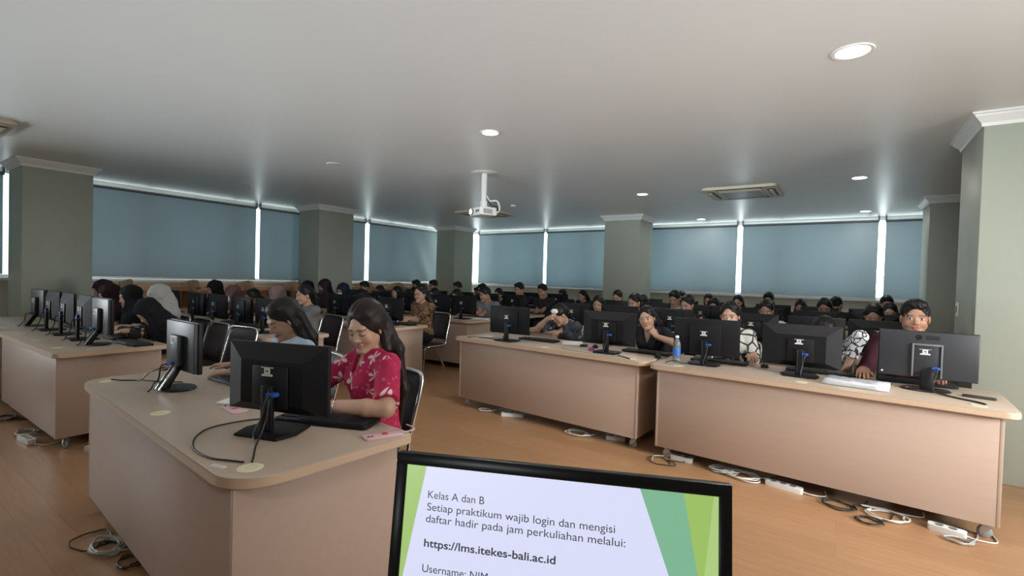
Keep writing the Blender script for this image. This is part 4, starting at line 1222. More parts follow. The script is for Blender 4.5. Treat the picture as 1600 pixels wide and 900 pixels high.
    # ---------------- trousers
    g = Sdf(np.array([lo[0], lo[1], -0.01]), np.array([hi[0], hi[1], hip[2] + 0.2]), max(h, 0.009))
    g.ell(hip + dv * 0.0, vec(0.165, 0.118, 0.105) * s + 0.006, RT, 0.05)
    legs(g, 0.010, 0.09)
    g.half(hip + dv * 0.06, dv)
    g.half(vec(0, 0, seatz + 0.006), vec(0, 0, -1)) if False else None
    me, _ = g.mesh('trousers'); link('trousers', me, cloth('plain', trousers), o)
    # ---------------- shoes
    for sd in (1, -1):
        g = Sdf(A[sd] - vec(0.09, 0.26, 0.10), A[sd] + vec(0.09, 0.13, 0.06), 0.009)
        g.cone(A[sd] + vec(0, 0.035, -0.045), A[sd] + vec(sd * 0.01, -0.16, -0.052), 0.042, 0.036, 0.02)
        g.half(vec(0, 0, 0.002), vec(0, 0, -1)); g.half(A[sd] + vec(0, 0, -0.008), vec(0, 0, 1))
        me, _ = g.mesh('shoe'); link('shoe', me, M_BLACK, o)
    # ---------------- hair or headscarf
    hl = HC - 0.30; hh = HC + 0.22
    hl[2] = min(hl[2], hip[2] - 0.02); hl[1] -= 0.05; hh[1] = max(hh[1], hip[1] + 0.25)
    hm = hair_mat or M_HAIR
    hs = h if h > 0.005 else 0.0045
    if veil is None:
        g = Sdf(hl, hh, hs)
        if hair == 'short':
            g.ell(hp(0, -0.018, 0.042), vec(0.081, 0.099, 0.092) * s, RHr)
            g.ell(hp(0, 0.045, 0.095), vec(0.062, 0.045, 0.034) * s, RHr, 0.02)
            g.wobble(0.0035, 120.0, 5)
            g.ell(hp(0, 0.098, -0.012), vec(0.066, 0.058, 0.088) * s, RHr, 0.01, 's')
            g.half(hp(0, -0.05, -0.045), nrm(hf * 0.45 - hu))
            for sd in (1, -1): g.ell(hp(sd * 0.085, -0.004, -0.02), vec(0.03, 0.026, 0.036) * s, RHr, 0.008, 's')
        else:
            vol = hair_vol
            g.ell(hp(0, -0.022, 0.040), vec(0.079 + vol, 0.099, 0.091 + vol) * s, RHr)
            g.ell(hp(0.012, 0.018, 0.088), vec(0.060, 0.052, 0.036) * s, RHr, 0.02)
            g.ell(hp(-0.004, 0.104, -0.030), vec(0.066, 0.066, 0.086) * s, RHr, 0.004, 's')
            g.ell(hp(-0.008, 0.104, 0.022), vec(0.040, 0.062, 0.066) * s, RHr, 0.012, 's')
            g.cone(hp(-0.010, 0.066, 0.112), hp(-0.008, -0.03, 0.142 + vol), 0.004, 0.003, 0.010, 's')
            if hair in ('tied', 'bun'):
                g.half(hp(0, -0.06, -0.055), nrm(hf * 0.7 - hu))
                for sd in (1, -1): g.ell(hp(sd * 0.088, 0.0, -0.02), vec(0.03, 0.030, 0.040) * s, RHr, 0.008, 's')
                if hair == 'bun': g.ell(hp(0, -0.125, 0.03), vec(0.045, 0.04, 0.045) * s, RHr, 0.015)
                else:
                    p0 = hp(0, -0.11, 0.02); p1 = p0 + vec(0, 0.045, -0.06); p2 = N - tf * 0.125 * s - dv * 0.12
                    g.cone(p0, p1, 0.028 * s, 0.03 * s, 0.02); g.cone(p1, p2, 0.03 * s, 0.022 * s, 0.02)
            else:
                # hair falls by gravity over the back and shoulders
                for x in (-0.062, -0.032, 0.0, 0.032, 0.062):
                    p0 = hp(x, -0.075, 0.0)
                    p1 = N - tf * 0.085 * s + side * x * 1.25 + dv * 0.01
                    p2 = N - tf * 0.120 * s + side * x * 1.2 - dv * long_len * 0.5
                    p3 = N - tf * 0.105 * s + side * x * 0.95 - dv * long_len
                    g.cone(p0, p1, 0.030 * s, 0.028 * s, 0.03); g.cone(p1, p2, 0.028 * s, 0.024 * s, 0.03); g.cone(p2, p3, 0.024 * s, 0.013 * s, 0.03)
                for sd in (1, -1):
                    p0 = hp(sd * 0.074, -0.012, 0.030); p1 = hp(sd * 0.076, -0.022, -0.045)
                    p2 = N + side * sd * 0.072 * s - tf * 0.03 * s + dv * 0.012
                    g.cone(p0, p1, 0.016 * s, 0.017 * s, 0.02); g.cone(p1, p2, 0.017 * s, 0.020 * s, 0.025)
                    if hair_front * sd > 0 or hair == 'curtain':
                        p3 = N + side * sd * 0.085 * s + tf * 0.095 * s - dv * 0.10
                        p4 = N + side * sd * 0.080 * s + tf * 0.135 * s - dv * 0.26
                        g.cone(p2, p3, 0.022 * s, 0.024 * s, 0.025); g.cone(p3, p4, 0.024 * s, 0.012 * s, 0.02)
            g.wobble(0.0007, 90.0, 8)
        me, _ = g.mesh('hair'); link('hair', me, hm, o)
    else:
        g = Sdf(hl, hh, hs)
        g.ell(hp(0, -0.014, 0.036), vec(0.089, 0.108, 0.100) * s, RHr)
        g.ell(hp(0, 0.018, -0.060), vec(0.082, 0.082, 0.095) * s, RHr, 0.05)
        g.cone(hp(0, -0.03, -0.08), N + tf * 0.01 - dv * 0.02, 0.085 * s, 0.110 * s, 0.05)
        g.cone(N + side * 0.07 - dv * 0.04 + tf * 0.01, N - side * 0.07 - dv * 0.04 + tf * 0.01, 0.105 * s, 0.105 * s, 0.05)
        g.ell(N + tf * 0.03 - dv * 0.15 * s, vec(0.158, 0.125, 0.150) * s + 0.014, RT, 0.05)
        for sd in (1, -1):
            S_, E, Wt, hb = arms[sd]
            g.cone(S_, S_ + (E - S_) * 0.45, 0.068 * s, 0.068 * s, 0.05)
        g.half(N - dv * 0.31 * s, -dv, 0.01)
        g.wobble(0.004, 42.0, 4)
        g.ell(hp(0, 0.112, -0.018), vec(0.056, 0.085, 0.078) * s, RHr, 0.012, 's')
        me, _ = g.mesh('headscarf'); link('headscarf', me, cloth('plain', veil), o)
    if mask is not None:
        g = Sdf(HC - 0.16, HC + 0.16, max(0.0045, h * 0.7))
        g.ell(hp(0, 0.030, -0.045), vec(0.068, 0.076, 0.070) * s, RHr)
        g.cone(hp(0, 0.09, -0.02), hp(0, 0.106, -0.04), 0.015, 0.017, 0.02)
        g.half(hp(0, 0.0, -0.012), hu); g.half(hp(0, 0.034, 0), -hf)
        me, _ = g.mesh('face_mask'); link('face_mask', me, cloth('plain', mask), o)
    if glasses:
        b = MB()
        for sd in (1, -1):
            c = [hp(sd * 0.032 + 0.021 * math.cos(t), 0.103, 0.0 + 0.017 * math.sin(t)) for t in np.linspace(0, 2 * PI, 17)[:-1]]
            b.tube(c, 0.0016, 6, closed=True, smooth=False)
            b.tube([hp(sd * 0.053, 0.102, 0.004), hp(sd * 0.076, 0.06, 0.006), hp(sd * 0.080, 0.0, 0.004)], 0.0014, 6, smooth=False)
        b.tube([hp(-0.011, 0.103, 0.003), hp(0.011, 0.103, 0.003)], 0.0014, 6, smooth=False)
        b.build('eyeglasses', M_BLACK, o)
    if watch is not None:
        S_, E, Wt, hb = arms[watch]
        c = Wt - nrm(Wt - E) * 0.02; d = nrm(Wt - E); u = nrm(np.cross(d, vec(0.2, 0.1, 1))); w = np.cross(d, u)
        b = MB().tube([c + (u * math.cos(t) + w * math.sin(t)) * 0.030 * s for t in np.linspace(0, 2 * PI, 25)[:-1]], 0.0022, 6, closed=True, smooth=False)
        b.build('bracelet', M_CHROME, o)
    if False: pass
    o['hip_y'] = float(hy)
    return o
#@@PART4@@
# ------------------------------------------------------------------ the students
YH_R = [4.72, 6.20, 7.72, 9.22]; YH_L = [1.87, 3.33, 4.83, 6.38, 7.88, 9.41]
DARK = ('plain', (0.018, 0.018, 0.022)); NAVY = ('plain', (0.012, 0.016, 0.035)); GREYT = ('plain', (0.16, 0.16, 0.17)); CREAMT = ('plain', (0.50, 0.47, 0.38))
BATIK = ('batik', (0.016, 0.012, 0.012), (0.28, 0.14, 0.08), (0.40, 0.30, 0.22), 24.0)
BATIKG = ('batik', (0.05, 0.055, 0.065), (0.32, 0.34, 0.36), (0.02, 0.02, 0.03), 22.0)
BATIKW = ('batik', (0.42, 0.41, 0.36), (0.10, 0.08, 0.06), None, 24.0)
TAN, FAIR, DEEP = (0.34, 0.195, 0.128), (0.45, 0.272, 0.185), (0.26, 0.14, 0.088)
GP = 'students seated at the computers'
def sit(X, Yh, zt, label, chair_at, h=0.010, chair_dx=0.0, chair_dy=0.0, edge=None, **k):
    p = make_person(X, Yh, zt, h=h, **k)
    if edge is not None:
        d_ = max(0.0, edge + 0.225 - p['hip_y'])
        p.location.y += d_; p['hip_y'] += d_
    tag(p, label, 'person', GP)
    hy = p['hip_y']; del p['hip_y']
    if chair_at:
        yw = k.get('yaw', 0.0)
        chair(p.location.x + chair_dx - 0.02 * math.sin(yw), hy + 0.03 + chair_dy, yw if abs(yw) < 0.2 else yw * 0.3, chair_at)
    return p

# two women at the near desk
sit(-1.970, 1.56, 1.268, 'woman in a pink floral blouse typing with lowered eyes, long dark hair down her back', 'chrome and brown padded chair under the woman in pink', h=0.0036, chair_dx=-0.19, chair_dy=-0.04, yaw=-0.30, edge=1.42, yedge=-0.12, hair_vol=0.013,
    head_yaw=0.56, head_pitch=0.36, head_roll=-0.03, look='down', hair='long', hair_mat=M_HAIRB, top=('floral', (0.40, 0.018, 0.072), (0.72, 0.52, 0.52), (0.56, 0.15, 0.20), 12.0), sleeve=0.86, neck='v', skin=FAIR,
    lwrist=(0.215, -0.30, 0.825), lpole=(1, 0.15, -0.35), xlim=0.36, ldir=(-0.85, -0.45, -0.02), rwrist=(-0.06, -0.33, 0.84), watch=1, trousers=(0.05, 0.05, 0.06), long_len=0.40)
sit(-2.735, 1.60, 1.245, 'woman in a pale blue checked blouse bowed over her keyboard, black hair tied low', 'chair under the woman in the pale blue blouse', h=0.004, chair_dx=-0.19, chair_dy=0.0, yaw=-0.10,
    head_yaw=-0.12, head_pitch=0.52, look='down', hair='long', top=('check', (0.46, 0.57, 0.66), (0.36, 0.47, 0.58), None, 95.0), sleeve=0.95, skin=TAN,
    edge=1.40, yedge=-0.24, xlim=0.34, lwrist=(-0.12, -0.30, 0.825), rwrist=(-0.26, -0.24, 0.84), lpole=(1.0, 0.1, -0.3), rpole=(-0.5, 0.4, -0.5), ldir=(-0.8, -0.55, -0.1), rdir=(-0.85, -0.5, -0.05), watch=-1, long_len=0.40)

# first right-hand row
Y = YH_R[0]
sit(-2.66, Y + 0.10, 1.125, 'person in grey batik lifting a forearm and tissue before the face', 'grey padded chair with chrome frame beside the person in grey batik', h=0.0055, chair_dx=0.14, chair_dy=-0.12, yaw=-0.25, edge=4.68,
    head_yaw=-0.2, head_pitch=0.62, look='down', hair='tied', top=BATIKG, sleeve=0.85, skin=FAIR, xlim=0.4, rwrist=lambda hp: hp(-0.02, 0.150, 0.055), rcurl='hold', rpole=(-1.0, -0.5, -0.7), rdir=(0.75, -0.1, 0.25), rup=(0.0, -1.0, 0.5), lwrist=(0.02, -0.34, 0.825), lcurl='relax', yedge=-0.14)
sit(-1.62, Y, 1.165, 'young woman in black resting her chin on her hand, long black hair', 'chair under the chin-resting young woman', h=0.0045,
    head_yaw=0.10, head_pitch=0.10, head_roll=-0.16, look='open', hair='long', hair_front=1.0, top=DARK, sleeve=0.75, skin=FAIR, theta=0.42,
    edge=4.62, xlim=0.34, lwrist=lambda hp: hp(0.088, 0.070, -0.185), lcurl='chin', lpole=(0.45, -0.55, -1.0), ldir=(-0.62, -0.10, 0.78), lup=(0.45, -0.8, 0.45), rwrist=(-0.36, -0.33, 0.80), rcurl='mouse', rpole=(-0.7, 0.2, -0.7), neck='v')
sit(-0.86, Y, 1.255, 'young woman in a white blouse with thin dark line print, eyes above her monitor', 'chair under the woman in the white line-print blouse', h=0.0050,
    head_yaw=0.02, head_pitch=0.16, hair='long', top=('lines', (0.55, 0.54, 0.49), (0.03, 0.03, 0.03), None, 11.0), sleeve=1.55, skin=FAIR, edge=4.57, xlim=0.24, lwrist=(0.24, -0.31, 0.83), lcurl='relax', rwrist=(-0.05, -0.36, 0.835), lpole=(0.8, 0.1, -0.6))
sit(-0.14, Y, 1.165, 'person bowed low behind a monitor, only the forehead showing, zebra-print sleeves', 'chair under the bowed person in zebra print', h=0.0055,
    head_yaw=0.02, head_pitch=0.55, look='down', hair='tied', top=('lines', (0.60, 0.60, 0.60), (0.02, 0.02, 0.022), None, 20.0), sleeve=1.72, skin=FAIR, edge=4.56, xlim=0.24, rwrist=(-0.29, -0.35, 0.805), rcurl='mouse', lwrist=(0.17, -0.34, 0.81), lcurl='relax', lpole=(1, 0.1, -0.5))
sit(0.43, Y, 1.335, 'young man in a maroon shirt with cropped black hair, hand on his mouse', 'chair under the young man in maroon', h=0.0048, sex='m',
    head_yaw=-0.02, head_pitch=0.02, hair='short', top=('plain', (0.045, 0.010, 0.018)), sleeve=1.3, skin=(0.37, 0.20, 0.125), edge=4.54, xlim=0.29, rpole=(-0.8, 0.25, -0.5), rwrist=(-0.31, -0.34, 0.805), rcurl='mouse', lwrist=(0.10, -0.33, 0.825))

# second right-hand row
Y = YH_R[1]
sit(-2.82, Y, 1.205, 'girl with loose black hair at the aisle end of the second right-hand row', 'chair under the loose-haired girl, second right-hand row', h=0.007, edge=RF[1] + 0.74, head_yaw=0.25, hair='long', top=DARK, skin=TAN)
sit(-2.34, Y, 1.255, 'girl facing left with swept-back black hair and pale collar, second right-hand row', 'chair under the swept-back-haired girl, second right-hand row', h=0.007, edge=RF[1] + 0.74, head_yaw=-0.30, hair='tied', top=('plain', (0.35, 0.36, 0.36)), skin=TAN)
sit(-1.65, Y, 1.262, 'girl facing left with tightly tied hair and high forehead, second right-hand row', 'chair under the high-foreheaded girl, second right-hand row', h=0.007, edge=RF[1] + 0.74, head_yaw=-0.25, hair='tied', top=BATIK, skin=TAN)
sit(-0.76, Y, 1.242, 'girl in a cream blouse peering over a monitor, second right-hand row', 'chair under the girl in cream, second right-hand row', h=0.007, edge=RF[1] + 0.74, head_yaw=0.0, hair='tied', top=CREAMT, skin=DEEP, sleeve=1.2)
sit(0.24, Y, 1.25, 'dark-haired girl looking down behind the monitor next to the young man', 'chair under the girl behind the young man', h=0.007, edge=RF[1] + 0.74, head_pitch=0.4, look='down', hair='long', top=DARK, skin=TAN)
# third right-hand row
Y = YH_R[2]
R3 = [(-3.20, 1.26, 'dark-haired student at the aisle end of the third right-hand row', dict(hair='tied', top=DARK, skin=TAN)),
      (-2.72, 1.195, 'black-haired student bent low, second from the aisle, third right-hand row', dict(hair='long', top=DARK, skin=DEEP, head_pitch=0.5, look='down')),
      (-2.24, 1.29, 'young man in a cream batik shirt in the third right-hand row', dict(hair='short', sex='m', top=BATIKW, skin=TAN, head_yaw=-0.1, head_pitch=0.35, look='down')),
      (-1.63, 1.205, 'dark-haired student with dark eyes low over a monitor, mid third right-hand row', dict(hair='short', sex='m', top=DARK, skin=TAN)),
      (-0.90, 1.21, 'student with tied hair turned right, behind the girl in cream', dict(hair='tied', top=DARK, skin=TAN, head_yaw=0.4)),
      (-0.24, 1.262, 'dark-haired girl with a centre parting, above the bowed person', dict(hair='long', top=NAVY, skin=DEEP, head_pitch=0.35)),
      (0.46, 1.235, 'black-haired student half hidden beside the young man, third right-hand row', dict(hair='long', top=DARK, skin=TAN))]
for x, z, l, k in R3: sit(x, Y, z, l, 'chair under the ' + l, h=0.009, edge=RF[2] + 0.74, **k)
Y = YH_R[3]
R4 = [(-2.55, 1.262, 'short-haired young man by the back wall, nearest the middle pillar', dict(hair='short', sex='m', top=('plain', (0.4, 0.4, 0.4)), skin=DEEP)),
      (-2.06, 1.23, 'student with a rounded bob, back row, second from the middle pillar', dict(hair='long', top=DARK, skin=TAN)),
      (-1.57, 1.23, 'student with centre-parted black hair below the bright blind gap, back row', dict(hair='long', top=DARK, skin=FAIR)),
      (-1.09, 1.30, 'curly-haired young man in the back row, right of the bright blind gap', dict(hair='short', sex='m', top=DARK, skin=TAN)),
      (-0.61, 1.20, 'student with only the crown of dark hair showing, back row', dict(hair='long', top=NAVY, skin=TAN, head_pitch=0.45)),
      (-0.12, 1.268, 'student turned away showing black hair, back row under the wide blind', dict(hair='bun', top=DARK, skin=DEEP, head_yaw=2.6)),
      (0.51, 1.318, 'young man with upswept hair and black face mask, back row', dict(hair='short', sex='m', top=DARK, skin=TAN, mask=(0.01, 0.01, 0.012)))]
for x, z, l, k in R4: sit(x, Y, z, l, 'chair under the ' + l, h=0.010, edge=RF[3] + 0.74, **k)

# first left-hand row, headscarves
Y = YH_L[0]
sit(-6.64, Y, 1.215, 'woman in a maroon-black headscarf and dark batik, leaning to her screen in profile', 'chair under the woman in the maroon-black headscarf', h=0.007, edge=1.76, veil=(0.022, 0.009, 0.010), top=BATIK, sleeve=1.6, skin=FAIR, head_pitch=0.30)
sit(-6.16, Y + 0.04, 1.215, 'woman in a plain black headscarf between the maroon and the pale scarf', 'chair under the woman in the plain black headscarf', h=0.007, edge=1.76, veil=(0.008, 0.008, 0.009), top=DARK, sleeve=1.6, skin=FAIR, head_pitch=0.2)
sit(-5.68, Y + 0.14, 1.235, 'woman in a pale grey headscarf bending forward, first left-hand row', 'chair under the woman in the pale grey headscarf', h=0.007, edge=1.76, veil=(0.36, 0.36, 0.34), top=('plain', (0.32, 0.31, 0.29)), sleeve=1.6, skin=FAIR, head_pitch=0.55, look='down')
sit(-5.17, Y - 0.14, 1.13, 'woman hunched low under a long black headscarf with flower-print sleeves', 'chair with rounded dark back behind the hunched woman', h=0.006, edge=1.84, theta=0.56, chair_dy=-0.06, veil=(0.008, 0.008, 0.010), top=BATIK, sleeve=1.7, skin=FAIR, head_pitch=0.75, look='down', lwrist=(-0.02, -0.50, 0.845), rwrist=(-0.24, -0.50, 0.845), xlim=0.30)
sit(-7.28, Y + 0.12, 1.245, 'woman in a dark brown headscarf hidden behind the maroon-scarfed woman', 'chair under the woman in the dark brown headscarf', h=0.009, edge=1.76, veil=(0.02, 0.012, 0.014), top=DARK, sleeve=1.6, skin=TAN)
# second left-hand row
Y = YH_L[1]
sit(-7.58, Y, 1.25, 'woman in a black headscarf by the carrels, second left-hand row', 'chair under the black-scarfed woman, second left-hand row', h=0.009, edge=LF[1] + 0.70, veil=(0.007, 0.007, 0.008), top=DARK, sleeve=1.6, skin=TAN)
sit(-6.98, Y, 1.195, 'woman in a brownish mauve headscarf and white mask, second left-hand row', 'chair under the woman in brownish mauve', h=0.009, edge=LF[1] + 0.70, veil=(0.13, 0.075, 0.075), top=BATIK, sleeve=1.6, skin=TAN, mask=(0.6, 0.6, 0.6))
sit(-6.46, Y, 1.165, 'student with dark wavy hair and eyes just above the monitors, second left-hand row', 'chair under the wavy-haired student, second left-hand row', h=0.009, edge=LF[1] + 0.70, hair='long', top=DARK, skin=DEEP)
sit(-5.93, Y, 1.232, 'woman in a dusty pink-grey headscarf turned away, second left-hand row', 'chair under the woman in dusty pink-grey', h=0.008, edge=LF[1] + 0.70, veil=(0.22, 0.155, 0.15), top=('plain', (0.40, 0.40, 0.42)), sleeve=1.6, skin=FAIR, head_yaw=-0.9)
sit(-5.33, Y, 1.252, 'girl in a grey jacket with black hair tied back, in profile', 'chair under the girl in the grey jacket', h=0.006, edge=LF[1] + 0.70, hair='tied', top=GREYT, sleeve=1.6, skin=FAIR, head_yaw=-0.12, head_pitch=0.10)
# third left-hand row
Y = YH_L[2]
sit(-7.62, Y, 1.262, 'dark-scarfed student below the second pillar edge, third left-hand row', 'chair under the dark-scarfed student, third left-hand row', h=0.010, edge=LF[2] + 0.70, veil=(0.010, 0.010, 0.016), top=NAVY, sleeve=1.6, skin=DEEP)
sit(-7.13, Y, 1.30, 'student in a maroon-rimmed dark headscarf and grey mask, third left-hand row', 'chair under the student with the grey mask', h=0.010, edge=LF[2] + 0.70, veil=(0.022, 0.010, 0.016), top=GREYT, sleeve=1.6, skin=DEEP, mask=(0.06, 0.06, 0.06))
sit(-6.64, Y, 1.25, 'woman in a navy headscarf and white face mask, third left-hand row', 'chair under the woman in navy with a white mask', h=0.008, edge=LF[2] + 0.70, veil=(0.010, 0.014, 0.030), top=BATIK, sleeve=1.6, skin=TAN, mask=(0.62, 0.62, 0.60), head_yaw=0.1)
sit(-6.14, Y, 1.165, 'student with bowed black hair behind the woman in pink', 'chair under the student with bowed black hair', h=0.008, edge=LF[2] + 0.70, hair='long', top=DARK, skin=TAN, head_pitch=0.6, look='down')
sit(-4.90, Y, 1.285, 'woman with glasses, long black hair and leopard-print top at the aisle end', 'chrome-framed chair with tall back under the woman in leopard print', h=0.0055, edge=LF[2] + 0.70, hair='long', top=('leopard', (0.25, 0.145, 0.075), (0.012, 0.010, 0.009), None, 38.0), sleeve=0.8, skin=FAIR, glasses=True, head_yaw=0.10, head_pitch=0.12, trousers=(0.012, 0.012, 0.014), watch=-1)
# rows behind
Y = YH_L[3]
L4 = [(-8.05, 1.26, 'short-haired student by the carrels in the fourth left-hand row', dict(hair='short', sex='m', top=DARK, skin=TAN)),
      (-7.56, 1.19, 'girl with glasses and a pale collar, fourth left-hand row', dict(hair='long', top=('plain', (0.40, 0.42, 0.45)), skin=DEEP, glasses=True)),
      (-7.07, 1.19, 'fair-faced girl with black hair over her cheeks, fourth left-hand row', dict(hair='long', top=DARK, skin=FAIR)),
      (-6.58, 1.18, 'student with head down so only dark hair shows, fourth left-hand row', dict(hair='long', top=DARK, skin=TAN, head_pitch=0.7, look='down')),
      (-6.09, 1.19, 'girl with dark hair just behind the woman in leopard print', dict(hair='long', top=DARK, skin=TAN)),
      (-5.56, 1.19, 'girl with hair framing her face in front of the corner pillar', dict(hair='long', top=DARK, skin=TAN)),
      (-4.94, 1.25, 'smiling young man with a swept fringe in a grey tee, in profile', dict(hair='short', sex='m', top=GREYT, skin=TAN, head_yaw=-0.35, pose='mouse'))]
for x, z, l, k in L4: sit(x, Y, z, l, 'chair under the ' + l, h=0.0085, edge=LF[3] + 0.70, **k)
Y = YH_L[4]
L5 = [(-8.12, 1.31, 'young man with a flat-topped crop under the creased blind', dict(hair='short', sex='m', top=DARK, skin=TAN)),
      (-7.58, 1.32, 'young man with a dark crop at the left of the corner pillar', dict(hair='short', sex='m', top=DARK, skin=DEEP)),
      (-6.87, 1.30, 'young man in a dark jacket against the corner pillar', dict(hair='short', sex='m', top=NAVY, skin=DEEP, sleeve=1.6)),
      (-6.20, 1.28, 'young man with a reddish lit face right of the corner pillar', dict(hair='short', sex='m', top=DARK, skin=TAN)),
      (-5.76, 1.20, 'dark-haired student low behind the smiling young man', dict(hair='long', top=DARK, skin=TAN)),
      (-5.28, 1.33, 'young man leaning on his hand, left of the first back-wall blind gap', dict(hair='short', sex='m', top=NAVY, skin=TAN)),
      (-4.75, 1.32, 'young man in black with tousled hair under the first back-wall blind gap', dict(hair='short', sex='m', top=DARK, skin=TAN))]
for x, z, l, k in L5: sit(x, Y, z, l, 'chair under the ' + l, h=0.010, edge=LF[4] + 0.70, **k)
Y = YH_L[5]
L6 = [(-7.52, 1.17, 'student with light brown hair far back beside the corner pillar', dict(hair='short', sex='m', top=DARK, skin=TAN)),
      (-5.13, 1.20, 'student in the shadow left of the middle pillar', dict(hair='short', sex='m', top=DARK, skin=DEEP)),
      (-4.65, 1.20, 'girl with black hair and fair face left of the middle pillar', dict(hair='long', top=DARK, skin=FAIR, head_yaw=-0.3))]
for x, z, l, k in L6: sit(x, Y, z, l, 'chair under the ' + l, h=0.010, edge=LF[5] + 0.70, **k)

# empty chairs seen between the rows
chair(-4.64, 2.03, 0.10, 'empty dark chair with a gold-lit chrome edge beside the near desk')

# ------------------------------------------------------------------ things on the desks
DZ = 0.7505
def phone(x, y, rz, label, body, w=0.074, l=0.155, back=True):
    r = empty('mobile_phone'); put(r, x, y, rz, label, 'mobile phones', 'phone', DZ)
    m = mat('phone_' + label[:12].replace(' ', '_'), body, 0.25, noise=0.03)
    MB().prism(rrect(-w / 2, -l / 2, w / 2, l / 2, 0.010), 0.0, 0.0085, 0.0025).build('phone_case', m, r)
    if back:
        MB().prism(rrect(-w / 2 + 0.006, l / 2 - 0.036, -w / 2 + 0.028, l / 2 - 0.006, 0.006), 0.0085, 0.0105, 0.001).build('camera_bump', m, r)
        for q in (0.014, 0.027): MB().lathe([(0, 0.0), (0.0055, 0.0), (0.005, 0.0012), (0, 0.0012)], 14, tr(-w / 2 + 0.017, l / 2 - q, 0.0105)).build('lens', M_BLACK2, r)
        MB().prism(rrect(-0.014, -0.02, 0.014, 0.004, 0.004), 0.0085, 0.0092).build('back_motif', mat('phone_motif', (0.45, 0.03, 0.10), 0.4, noise=0.05), r)
    else:
        MB().prism(rrect(-w / 2 + 0.003, -l / 2 + 0.004, w / 2 - 0.003, l / 2 - 0.004, 0.007), 0.0085, 0.0092).build('phone_screen', M_BLACK2, r)
    return r
phone(-1.530, 1.325, 2.75, 'pink mobile phone at the aisle corner of the near desk', (0.70, 0.46, 0.48))
phone(-2.345, 1.135, 1.45, 'pink mobile phone lying left of the large black monitor', (0.62, 0.26, 0.33))
r = empty('tissue_sheet'); put(r, -2.50, 1.21, 0.5, 'small white notepad between the two near keyboards', 'papers on the desks', 'paper', DZ)
r.name = 'notepad'
MB().box((-0.05, -0.07, 0), (0.05, 0.07, 0.008), 0.001).build('pages', M_PAPER, r); MB().box((-0.05, 0.062, 0.008), (0.05, 0.07, 0.0095)).build('binding', M_GREY, r)
phone(0.70, 4.12, 1.45, 'dark mobile phone at the pillar end of the brightest desk', (0.05, 0.04, 0.045), back=False)
phone(-2.14, 4.40, 0.4, 'small dark phone near the raised-arm person', (0.03, 0.03, 0.03), back=False)

# charging lead on the pink phone
MB().tube([(-1.494, 1.406, 0.7545), (-1.487, 1.425, 0.7545), (-1.486, 1.455, 0.7545), (-1.51, 1.475, 0.7545), (-1.56, 1.482, 0.7545)], 0.0025, 6).build('charging_cable', M_CABW)
tag(bpy.data.objects['charging_cable'], 'short white charging cable at the end of the pink phone', 'cable')

# loose cables on the near desk
def cable(name, pts, r, m, label, cat='cable', group=None):
    o = MB().tube(pts, r, 8).build(name, m); tag(o, label, cat, group); return o
z = 0.7548
cable('monitor_cable', [(-2.06, 1.20, z), (-2.125, 1.08, z), (-2.135, 0.945, z), (-2.06, 0.855, z), (-1.95, 0.80, z), (-1.86, 0.785, z), (-1.78, 0.79, z), (-1.72, 0.815, z), (-1.665, 0.84, z)], 0.0032, M_CABB, 'black cable looping across the near desk to its corner grommet', group='cables on the desks')
cable('monitor_cable', [(-3.02, 1.095, 0.872), (-3.10, 1.06, 0.84), (-3.22, 1.06, 0.785), (-3.34, 1.075, 0.757), (-3.41, 1.02, z), (-3.465, 0.99, z + 0.002)], 0.0035, M_CABB, 'black cable from the slim grey monitor to the far grommet', group='cables on the desks')
cable('monitor_cable', [(-3.36, 1.09, z), (-3.25, 1.13, z), (-3.12, 1.22, z)], 0.003, M_CABB, 'thin dark cable lying behind the slim grey monitor base', group='cables on the desks')
cable('monitor_cable', [(-1.86, 1.035, 0.90), (-1.835, 1.0, 0.80), (-1.76, 0.93, 0.765), (-1.68, 0.88, 0.758), (-1.645, 0.857, 0.755)], 0.0036, M_CABB, 'black cable dropping from the large monitor into the corner grommet', group='cables on the desks')
r = empty('cable_tag'); put(r, -1.70, 0.775, 0.30, 'small pale sticker on the near desk beside the corner grommet', None, 'sticker', DZ)
MB().box((-0.03, -0.009, 0), (0.03, 0.009, 0.0012)).build('label_face', M_STICK, r); MB().box((-0.024, -0.002, 0.0012), (0.02, 0.001, 0.0015)).build('print_line', M_GREY, r)
cable('monitor_cable', [(-3.02, 4.12, z), (-3.18, 4.16, z), (-3.32, 4.10, z), (-3.36, 4.05, z)], 0.004, M_CABB, 'black cable from the first monitor over the aisle corner of its desk', group='cables on the desks')
cable('monitor_cable', [(-2.26, 4.20, z), (-2.20, 4.08, z), (-2.05, 4.03, z), (-1.88, 4.00, z), (-1.62, 3.98, z), (-1.50, 4.02, z)], 0.0032, M_CABG, 'thin grey cable wandering in front of the chin-resting girl', group='cables on the desks')
cable('monitor_cable', [(-1.64, 4.05, z), (-1.56, 3.99, z + 0.004), (-1.49, 3.945, z)], 0.0045, M_CABB, 'black cable dropping into the grommet beside the desk gap', group='cables on the desks')
cable('monitor_cable', [(-1.20, 3.98, z), (-1.16, 3.93, z + 0.02), (-1.11, 3.96, z + 0.03), (-1.09, 4.02, z + 0.006), (-1.02, 4.08, z)], 0.004, M_CABB, 'black cable curled in front of the water bottle', group='cables on the desks')
cable('monitor_cable', [(0.50, 4.05, z + 0.004), (0.58, 3.98, z + 0.002), (0.66, 3.93, z), (0.69, 3.885, z)], 0.0055, M_CABB, 'thick black cable from the charcoal monitor to the end grommet', group='cables on the desks')

